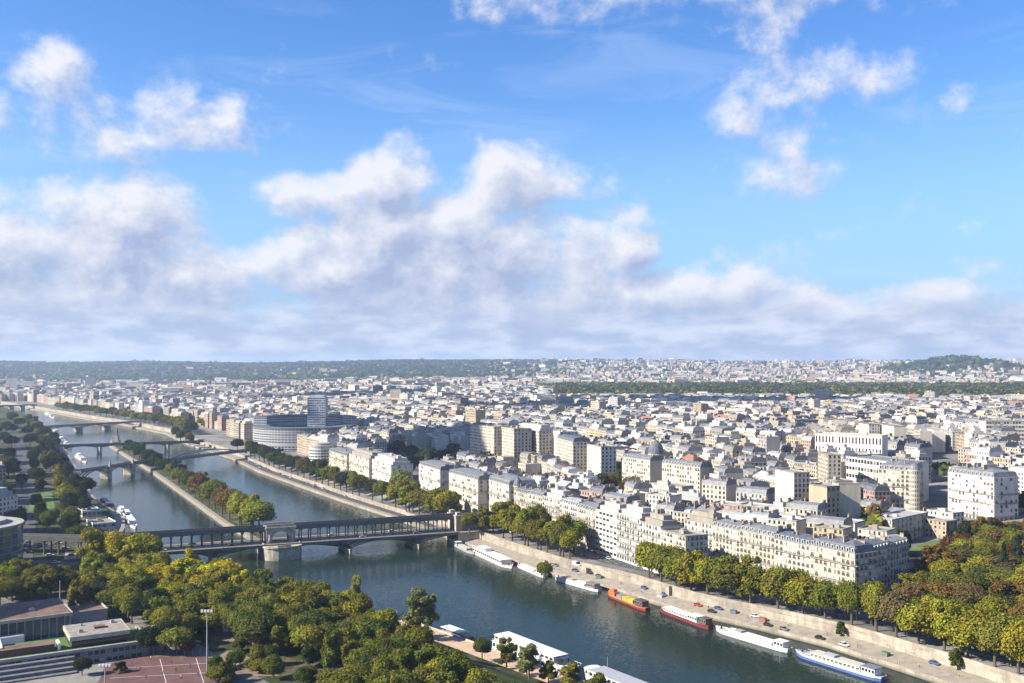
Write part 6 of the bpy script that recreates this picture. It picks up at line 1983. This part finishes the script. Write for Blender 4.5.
# ------------------------------------------------------------------ cars
def car_meshes(van=False):
    L, Wd, H = (4.4, 1.8, 1.45) if not van else (5.6, 2.1, 2.5)
    b = MB(); g = MB()
    def sec(pts, w): return [[(x, -w / 2, z) for x, z in pts], [(x, w / 2, z) for x, z in pts]]
    body = [(-L / 2, .35), (L / 2, .35), (L / 2, .72), (L * .28, .88), (-L / 2, .92)] if not van else [(-L / 2, .4), (L / 2, .4), (L / 2, 1.1), (L * .32, 1.3), (-L / 2, 1.3)]
    roof = [(-L * .46, .9), (L * .22, .87), (L * .06, H), (-L * .34, H)] if not van else [(-L / 2, 1.3), (L * .32, 1.3), (L * .2, H), (-L / 2, H)]
    for pts, mbx, w in ((body, b, Wd), (roof, g, Wd * .9)):
        A, B = sec(pts, w)
        mbx.face(A); mbx.face(B[::-1])
        for i in range(len(pts)):
            j = (i + 1) % len(pts); mbx.face([A[j], A[i], B[i], B[j]])
    rf = MB(); x0, x1 = roof[3][0], roof[2][0]
    if van: rf.box(x0 - .02, x1 - .9, -Wd / 2 + .02, Wd / 2 - .02, 1.28, H + .03, 0)
    else: rf.box(x0 + .05, x1 - .05, -Wd * .44, Wd * .44, H - .02, H + .04, 0)
    w = MB()
    for k in range(10):
        a0, a1 = 2 * math.pi * k / 10, 2 * math.pi * (k + 1) / 10; r = .34
        w.face([(r * math.cos(a0), -.1, r * math.sin(a0)), (r * math.cos(a1), -.1, r * math.sin(a1)), (r * math.cos(a1), .1, r * math.sin(a1)), (r * math.cos(a0), .1, r * math.sin(a0))])
    w.face([(.34 * math.cos(.628 * k), -.1, .34 * math.sin(.628 * k)) for k in range(10)]); w.face([(.34 * math.cos(-.628 * k), .1, .34 * math.sin(-.628 * k)) for k in range(10)])
    return b.mesh('body', [M['paint']]), g.mesh('cabin_glass', [M['glass_dark']]), rf.mesh('roof', [M['paint']]), w.mesh('wheel', [M['rubber']]), L, Wd
CARM = car_meshes(); VANM = car_meshes(True)
CC = {'white': (.6, .6, .6), 'black': (.02, .02, .022), 'red': (.42, .04, .03), 'silver': (.42, .43, .44), 'grey': (.16, .17, .18), 'blue': (.05, .09, .22)}
carlabels = set()
def car(x, y, z, ang, colour, where, group, van=False, name=None):
    bm, gm, rm_, wm, L, Wd = VANM if van else CARM
    r = empty(name or ('parked_van' if van else 'parked_car'), (x, y, z), ang)
    px, py = pix(x, y, z)
    lab = '%s %s %s' % (colour, 'van' if van else 'car', where)
    if '#' in lab: lab = lab.replace('#', '%d%% across %d%% down' % (round(px / 10.24), round(py / 6.83)))
    while lab in carlabels: lab += ', another lane'
    carlabels.add(lab)
    tag(r, lab, 'van' if van else 'car', group)
    inst('body', bm, r, col=CC[colour]); inst('cabin_glass', gm, r); inst('roof', rm_, r, col=CC[colour])
    for sx_ in (-1, 1):
        for sy_ in (-1, 1): inst('wheel', wm, r, (sx_ * L * .31, sy_ * (Wd / 2 - .1), .34))
def rdir(y, side=RIGHT):
    return math.atan2(-2.0, lerp(side, y - 1) - lerp(side, y + 1))
for px, py, c, w in [(698, 608, 'red', 'parked on the quay behind the dark red barge'), (712, 613, 'black', 'parked on the quay right of the red car'), (759, 626, 'black', 'parked on the quay behind the pale grey barge'),
                     (773, 630, 'grey', 'parked on the quay right of the black car'), (808, 639, 'black', 'parked on the quay behind the blue-hulled houseboat'), (834, 646, 'white', 'parked on the quay by the blue-hulled houseboat')]:
    x, y = at(px, py, 2.6); x = max(x, lerp(RIGHT, y) + 2.0); x = min(x, lerp(RIGHT, y) + wall_d(y) - 1.6)
    car(x, y, quay_z(x, y) - .04, rdir(y), c, w, 'cars parked on the lower quay')
rcx = random.Random(51)
x, y = at(577, 566, 8.6); car(x, y, 8.55, rdir(y), 'white', 'driving on the avenue left of the yellowing trees', 'traffic on the right bank avenue', True, 'delivery_van')
for y in [352, 366, 381, 402, 418, 441, 455, 470, 492, 507, 525, 541, 552, 575, 590, 604, 622, 648, 665]:
    off = rcx.choice([-5.2, -1.8, 1.8, 5.2])
    car(lerp(RIGHT, y) + right_road_d(y) + off, y, 8.56, rdir(y), rcx.choice(['white', 'black', 'silver', 'grey', 'grey', 'red']), 'on the right bank avenue, #', 'traffic on the right bank avenue', name='driving_car')
for k in range(26):
    y = rcx.uniform(705, 1215); off = rcx.choice([-2.6, 2.6])
    car(lerp(RIGHT, y) + 10 + off, y, 2.65, rdir(y), rcx.choice(['white', 'white', 'black', 'silver', 'grey', 'red']), 'on the riverside expressway, #', 'traffic on the riverside expressway', name='driving_car')
for px, py, c in [(27, 546, 'white'), (34, 548, 'black'), (40, 545, 'silver'), (46, 546, 'white'), (52, 547, 'grey'), (58, 544, 'white'), (50, 556, 'white'), (56, 563, 'white'), (65, 549, 'silver'), (30, 553, 'black'), (72, 556, 'black'), (80, 559, 'silver')]:
    x, y = at(px, py, 8.6); car(x, y, 8.36 if y < 540 else terrain(x, y) + .05, R(12) + rcx.uniform(-.3, .3), c, 'at the left bank junction, #', 'cars at the left bank junction', name='waiting_car')
for k in range(12):
    t = rcx.random() * (len(LAV) - 2) ; i = int(t); f = t - i
    x = LAV[i][0] + (LAV[i + 1][0] - LAV[i][0]) * f; y = LAV[i][1] + (LAV[i + 1][1] - LAV[i][1]) * f
    car(x + rcx.choice([-4, 4]), y, terrain(x, y) + .05, math.atan2(LAV[i + 1][1] - LAV[i][1], LAV[i + 1][0] - LAV[i][0]), rcx.choice(['white', 'black', 'silver', 'grey']), 'on the shaded left avenue, #', 'traffic on the left avenue', name='driving_car')
for px, py, c, v in [(230, 632, 'white', True), (342, 638, 'white', False), (268, 664, 'white', False), (105, 590, 'black', False)]:
    x, y = at(px, py, 8.6); car(x, y, 8.35 if (px, py) != (230, 632) else 8.6, R(20), c, 'between the trees of the foreground grove, #', 'cars inside the grove', v)
for s, yy, c in [(-70, -7.5, 'white'), (-52, 7.4, 'black'), (-30, -7.2, 'black'), (-88, -6.8, 'grey'), (35, 7.5, 'white'), (52, -7.4, 'silver'), (75, 7, 'white'), (88, -7, 'grey')]:
    p = BP + BD * s + BN * yy
    car(p.x, p.y, 8.93, BANG, c, 'crossing the metro bridge, #', 'cars on the metro bridge', name='driving_car')

# ------------------------------------------------------------------ street lamps
lp = MB(); lp.tube([(.16, 0), (.12, .4), (.07, 1.0), (.06, 7.5)], 6); lp.beam((0, 0, 7.5), (1.4, 0, 7.9), .08, .08); LP = lp.mesh('pole', [M['bridge_steel']])
lh = MB(); lh.box(1.1, 2.0, -.18, .18, 7.8, 8.0, 0, bottom=True); LH = lh.mesh('lamp_head', [M['white_frame']])
k = 0
for y in range(340, 690, 22):
    r = empty('street_lamp', (lerp(RIGHT, y) + wall_d(y) + 1.6, y, 8.4), .4)
    px, py = pix(r.location.x, y, 12)
    tag(r, 'slim dark street lamp behind the quay parapet, %d%% across %d%% down' % (round(px / 10.24), round(py / 6.83)), 'street lamp', 'street lamps along the right bank parapet')
    inst('pole', LP, r); inst('lamp_head', LH, r)
# tv mast on the far ridge
x, y = -442 * 8.2, 8200
r = empty('broadcast_mast', (x, y, terrain(x, y) - 2)); tag(r, 'thin broadcast mast on the far left ridge', 'mast')
mb = MB(); mb.tube([(6, 0), (3, 20), (3.2, 46), (1.2, 48), (.6, 86)], 8); mb.build('shaft', [M['concrete']], r)
mb = MB(); mb.tube([(3.2, 40), (7, 41), (7, 45), (3.2, 46)], 10); mb.build('platform', [M['white_paint']], r)
# far towers
for k, (px, top, w, y, c, lab) in enumerate([(163, 371, 26, 6000, GREYW, 'far slim tower left of the pair on the plain'), (190, 369, 30, 6200, GREYW, 'far broad tower with stepped side on the plain'), (12, 378, 44, 4000, CREAM, 'far tower block at the left edge'), (90, 377, 40, 4300, GREYW, 'far grey tower block below the ridge mast'),
                                             (26, 381, 60, 4000, WHITE, 'far white slab beside the left edge tower')]):
    zt = EYE - (top - HOR) * y / F; x = (px - 512) * y / F; z0 = terrain(x, y)
    block(x, y, .2, w, 24, zt - z0, 'flat', c, PALE, lab, 'towers on the far plain', z0, 'tower_block', detail=0, sides=(6, 6), seed=400 + k)

# park soil under the trees on the right
mb = MB()
for i in range(40):
    for j in range(40):
        x0, y0 = 120 + i * 8, 340 + j * 8
        if inside(PARK, x0 + 4, y0 + 4) and x0 - lerp(RIGHT, y0) > wall_d(y0) + 36:
            mb.face([(x, y, terrain(x, y) + .03) for x, y in ((x0, y0), (x0 + 8, y0), (x0 + 8, y0 + 8), (x0, y0 + 8))])
tag(mb.build('park_ground', [M['park_earth']]), 'grassy ground under the park trees', 'ground', kind='structure')

# gangways, skips and crates on the lower quay
def gangway(y, label):
    x1 = lerp(RIGHT, y) + 1.6; a = rdir(y) + math.pi / 2
    r = empty('gangway', (x1, y, 2.5), a); tag(r, label, 'gangway', 'gangways to the moored barges')
    mb = MB(); mb.box(-.6, 5.0, -.6, .6, 0, .12, 0, bottom=True); mb.build('plank', [M['wood_deck']], r)
    for s in (-1, 1):
        mb = MB(); mb.box(-.6, 5.0, s * .58 - .03, s * .58 + .03, 1.0, 1.06, 0, bottom=True)
        for k in range(5): mb.box(-.5 + k * 1.3, -.44 + k * 1.3, s * .58 - .03, s * .58 + .03, .12, 1.0, 0)
        mb.build('handrail', [M['white_frame']], r)
for y, w in ((396, 'blue-hulled houseboat'), (440, 'pale grey barge'), (492, 'dark red barge'), (520, 'orange work barge'), (556, 'white-decked barge')): gangway(y, 'short wooden gangway from the quay to the ' + w)
for k, (y, c) in enumerate([(405, (.10, .16, .10)), (458, (.30, .10, .06)), (471, (.12, .14, .2)), (505, (.4, .38, .34)), (548, (.1, .16, .1)), (590, (.35, .3, .25))]):
    x = lerp(RIGHT, y) + 5 + (k % 3) * 1.6; r = empty('storage_crate', (x, y, quay_z(x, y) - .05), rdir(y) + .1 * k)
    px, py = pix(x, y, 3); tag(r, '%s crate standing on the lower quay, %d%% across %d%% down' % (['green', 'rusty', 'blue-grey', 'pale', 'green', 'tan'][k], round(px / 10.24), round(py / 6.83)), 'crate', 'crates on the lower quay')
    mb = MB(); mb.box(-1.5, 1.5, -.9, .9, .1, 1.5, 0, bottom=True); mb.build('box', [M['paint']], r, col=c)
    mb = MB(); mb.box(-1.6, 1.6, -1, 1, 1.5, 1.65, 0, bottom=True); mb.build('lid', [M['paint']], r, col=tuple(q * .7 for q in c))
for k in range(16):
    y = 362 + k * 14.5; x = lerp(RIGHT, y) + wall_d(y) - 2.0
    if any(abs(y - q) < 5 for q in (372, 384, 396, 409, 421, 436, 452, 470, 489, 512, 538, 560)): continue
    car(x, y, quay_z(x, y) - .04, rdir(y), rcx.choice(['white', 'black', 'silver', 'grey', 'blue']), 'parked against the quay wall, #', 'cars parked on the lower quay')

# quay stair against the wall
sy_ = 510; r = empty('quay_stair', (lerp(RIGHT, sy_) + wall_d(sy_) - 1.1, sy_, 3.0), rdir(sy_)); tag(r, 'stone stair climbing the quay wall behind the orange barge', 'stair')
mb = MB()
for k in range(16): mb.box(-6 + k * .75, -6 + (k + 1) * .75, -.9, .95, 0, .37 * (k + 1), 0)
mb.build('steps', [M['quay_stone']], r)
mb = MB(); mb.beam((-6, -.9, 1.2), (6, -.9, 7.1), .06, .06)
for k in range(7): mb.box(-6 + k * 2, -5.94 + k * 2, -.93, -.87, .3 + k * .98, 1.25 + k * .98, 0)
mb.build('handrail', [M['bridge_steel']], r)

# people, one continuous body each
def person_mesh(seed, shirt, trousers):
    rp = random.Random(seed)
    st = rp.uniform(.10, .28)
    J = {'pel': (0, 0, .93), 'che': (0, .02, 1.28), 'nec': (0, .02, 1.48), 'hed': (0, .03, 1.60), 'top': (0, .02, 1.70),
         'sl': (-.19, .02, 1.40), 'el': (-.25, .03 - st * .5, 1.14), 'wl': (-.24, .12 - st, .90), 'sr': (.19, .02, 1.40), 'er': (.25, .03 + st * .5, 1.14), 'wr': (.24, .12 + st, .90),
         'hl': (-.10, 0, .88), 'kl': (-.11, .05 + st * .6, .48), 'al': (-.11, st, .09), 'fl': (-.12, st + .15, .04), 'hr': (.10, 0, .88), 'kr': (.11, .05 - st * .5, .48), 'ar': (.11, -st, .09), 'fr': (.12, -st + .15, .04)}
    RAD = dict(pel=.15, che=.16, nec=.06, hed=.10, top=.085, sl=.075, el=.05, wl=.04, sr=.075, er=.05, wr=.04, hl=.095, kl=.065, al=.045, fl=.04, hr=.095, kr=.065, ar=.045, fr=.04)
    E = [('pel', 'che'), ('che', 'nec'), ('nec', 'hed'), ('hed', 'top'), ('che', 'sl'), ('sl', 'el'), ('el', 'wl'), ('che', 'sr'), ('sr', 'er'), ('er', 'wr'), ('pel', 'hl'), ('hl', 'kl'), ('kl', 'al'), ('al', 'fl'), ('pel', 'hr'), ('hr', 'kr'), ('kr', 'ar'), ('ar', 'fr')]
    bm = bmesh.new(); lay = bm.verts.layers.skin.verify(); V = {}
    for k, c in J.items():
        v = bm.verts.new(c); v[lay].radius = (RAD[k], RAD[k]); v[lay].use_root = k == 'pel'; V[k] = v
    for a, b_ in E: bm.edges.new((V[a], V[b_]))
    me = bpy.data.meshes.new('person_rig'); bm.to_mesh(me); bm.free()
    o = bpy.data.objects.new('person_rig', me); COL.objects.link(o)
    o.modifiers.new('skin', 'SKIN'); sd_ = o.modifiers.new('sub', 'SUBSURF'); sd_.levels = 1; sd_.render_levels = 1
    out = bpy.data.meshes.new_from_object(o.evaluated_get(bpy.context.evaluated_depsgraph_get()))
    bpy.data.objects.remove(o)
    out.materials.clear()
    for n_ in (trousers, shirt, 'skin', 'hair', 'rubber'): out.materials.append(M[n_])
    for f in out.polygons:
        z, x, y = f.center.z, abs(f.center.x), f.center.y
        f.material_index = 4 if z < .1 else 3 if z > 1.62 or (z > 1.54 and y < 0) else 2 if z > 1.47 or (z < 1.0 and x > .2) else 1 if z > .95 else 0
        f.use_smooth = True
    return out
import bmesh
plain('skin', (.45, .28, .20), .6, .05); plain('hair', (.05, .035, .025), .7, .1)
SH = {'white': (.7, .7, .7), 'red': (.4, .04, .04), 'blue': (.06, .12, .35), 'black': (.03, .03, .03), 'yellow': (.6, .45, .05)}
for k_, v_ in SH.items(): plain('shirt_' + k_, v_, .8, .1)
plain('jeans', (.04, .055, .10), .9, .1)
PM = {c: person_mesh(i, 'shirt_' + c, 'jeans' if i % 2 else 'shirt_black') for i, c in enumerate(SH)}
rp_ = random.Random(77)
plab = set()
def person(x, y, z, c, where):
    if z is None: z = quay_z(x, y)
    px, py = pix(x, y, z)
    lab = 'person in %s top %s, %.1f%% across %.1f%% down' % (c, where, px / 10.24, py / 6.83)
    o = inst('person', PM[c], None, (x, y, z - .02), rp_.uniform(0, 6.28)); tag(o, lab, 'person', 'people ' + where)
for px, py in [(132, 664), (140, 671), (151, 660), (163, 674), (172, 664), (181, 679), (190, 668), (198, 676), (146, 679), (176, 672)]:
    x, y = at(px, py, 8.65); person(x, y, 8.65, rp_.choice(list(SH)), 'on the red court')
for y in (362, 374, 379, 398, 412, 431, 446): person(lerp(LEFT, y) - rp_.uniform(4, 12), y, 2.45, rp_.choice(list(SH)), 'on the gravel path')
for y in (377, 390, 417, 433, 449, 463, 480, 499, 515, 533, 546, 571): person(lerp(RIGHT, y) + rp_.uniform(2.5, 8), y, None, rp_.choice(list(SH)), 'on the lower quay')

# roof plant on the low school buildings
for (x0, y0, w_, d_, h_, root_, z_) in [(-40, 6, 3, 2, 1.4, hall, 9.9), (-30, 16, 4, 2.4, 1.2, hall, 9.9), (-14, 9, 2, 2, 1.0, hall, 9.9), (-55, 18, 5, 3, 1.8, hall, 9.9), (-10, 19, 1.4, 1.4, .8, hall, 9.9), (-24, 8, 1.6, 1.2, 1.0, sc_, 10.0), (-11, 17, 1.2, 2.2, .9, sc_, 10.0), (-22, 18, .8, .8, .9, sc_, 10.0)]:
    mb = MB(); mb.box(x0, x0 + w_, y0, y0 + d_, z_, z_ + h_, 0); mb.box(x0 + .15, x0 + w_ - .15, y0 + .15, y0 + d_ - .15, z_ + h_, z_ + h_ + .2, 1); mb.build('roof_vent', [M['steel_grey'], M['dark_steps']], root_)

# cumulus drifting outside the picture, between the sun and the city: their shadows lie over parts of the view
plain('cloud_white', (.9, .9, .92), 1.0, .03, .01)
def cloud(tx, ty, w_, d_, h_, seed, label, alt=760.0):
    k = (alt - 25) / math.tan(SUN_EL); cx_, cy__ = tx + math.sin(SUN_AZ) * k, ty + math.cos(SUN_AZ) * k
    rc = random.Random(seed); mb = MB()
    for _ in range(46):
        a = rc.uniform(0, 6.283); q = math.sqrt(rc.random()) * .92; r_ = rc.uniform(.10, .24) * min(w_, d_) * (1.1 - .5 * q)
        x, y = q * w_ / 2 * math.cos(a), q * d_ / 2 * math.sin(a); z = rc.uniform(0, h_ * (1 - q * q) * .6)
        n = 10; prof = [(0.01, z - r_ * .35), (r_ * .8, z - r_ * .3), (r_, z), (r_ * .85, z + r_ * .45), (r_ * .5, z + r_ * .8), (0.01, z + r_ * .92)]
        mb.tube(prof, n, 0, x, y, cap=False)
    tag(mb.build('cloud', [M['cloud_white']], None, (cx_, cy__, alt), smooth=True), label, 'cloud', kind='stuff')
cloud(-70, 1120, 190, 260, 60, 1, 'small cumulus off to the left')
cloud(-250, 1420, 120, 190, 60, 2, 'small cumulus further off to the left')
cloud(420, 1900, 620, 260, 90, 3, 'broad cumulus off to the left')
cloud(-420, 2500, 500, 300, 90, 4, 'long cumulus far off to the left')
cloud(80, 1620, 260, 150, 60, 5, 'flat cumulus off to the left')
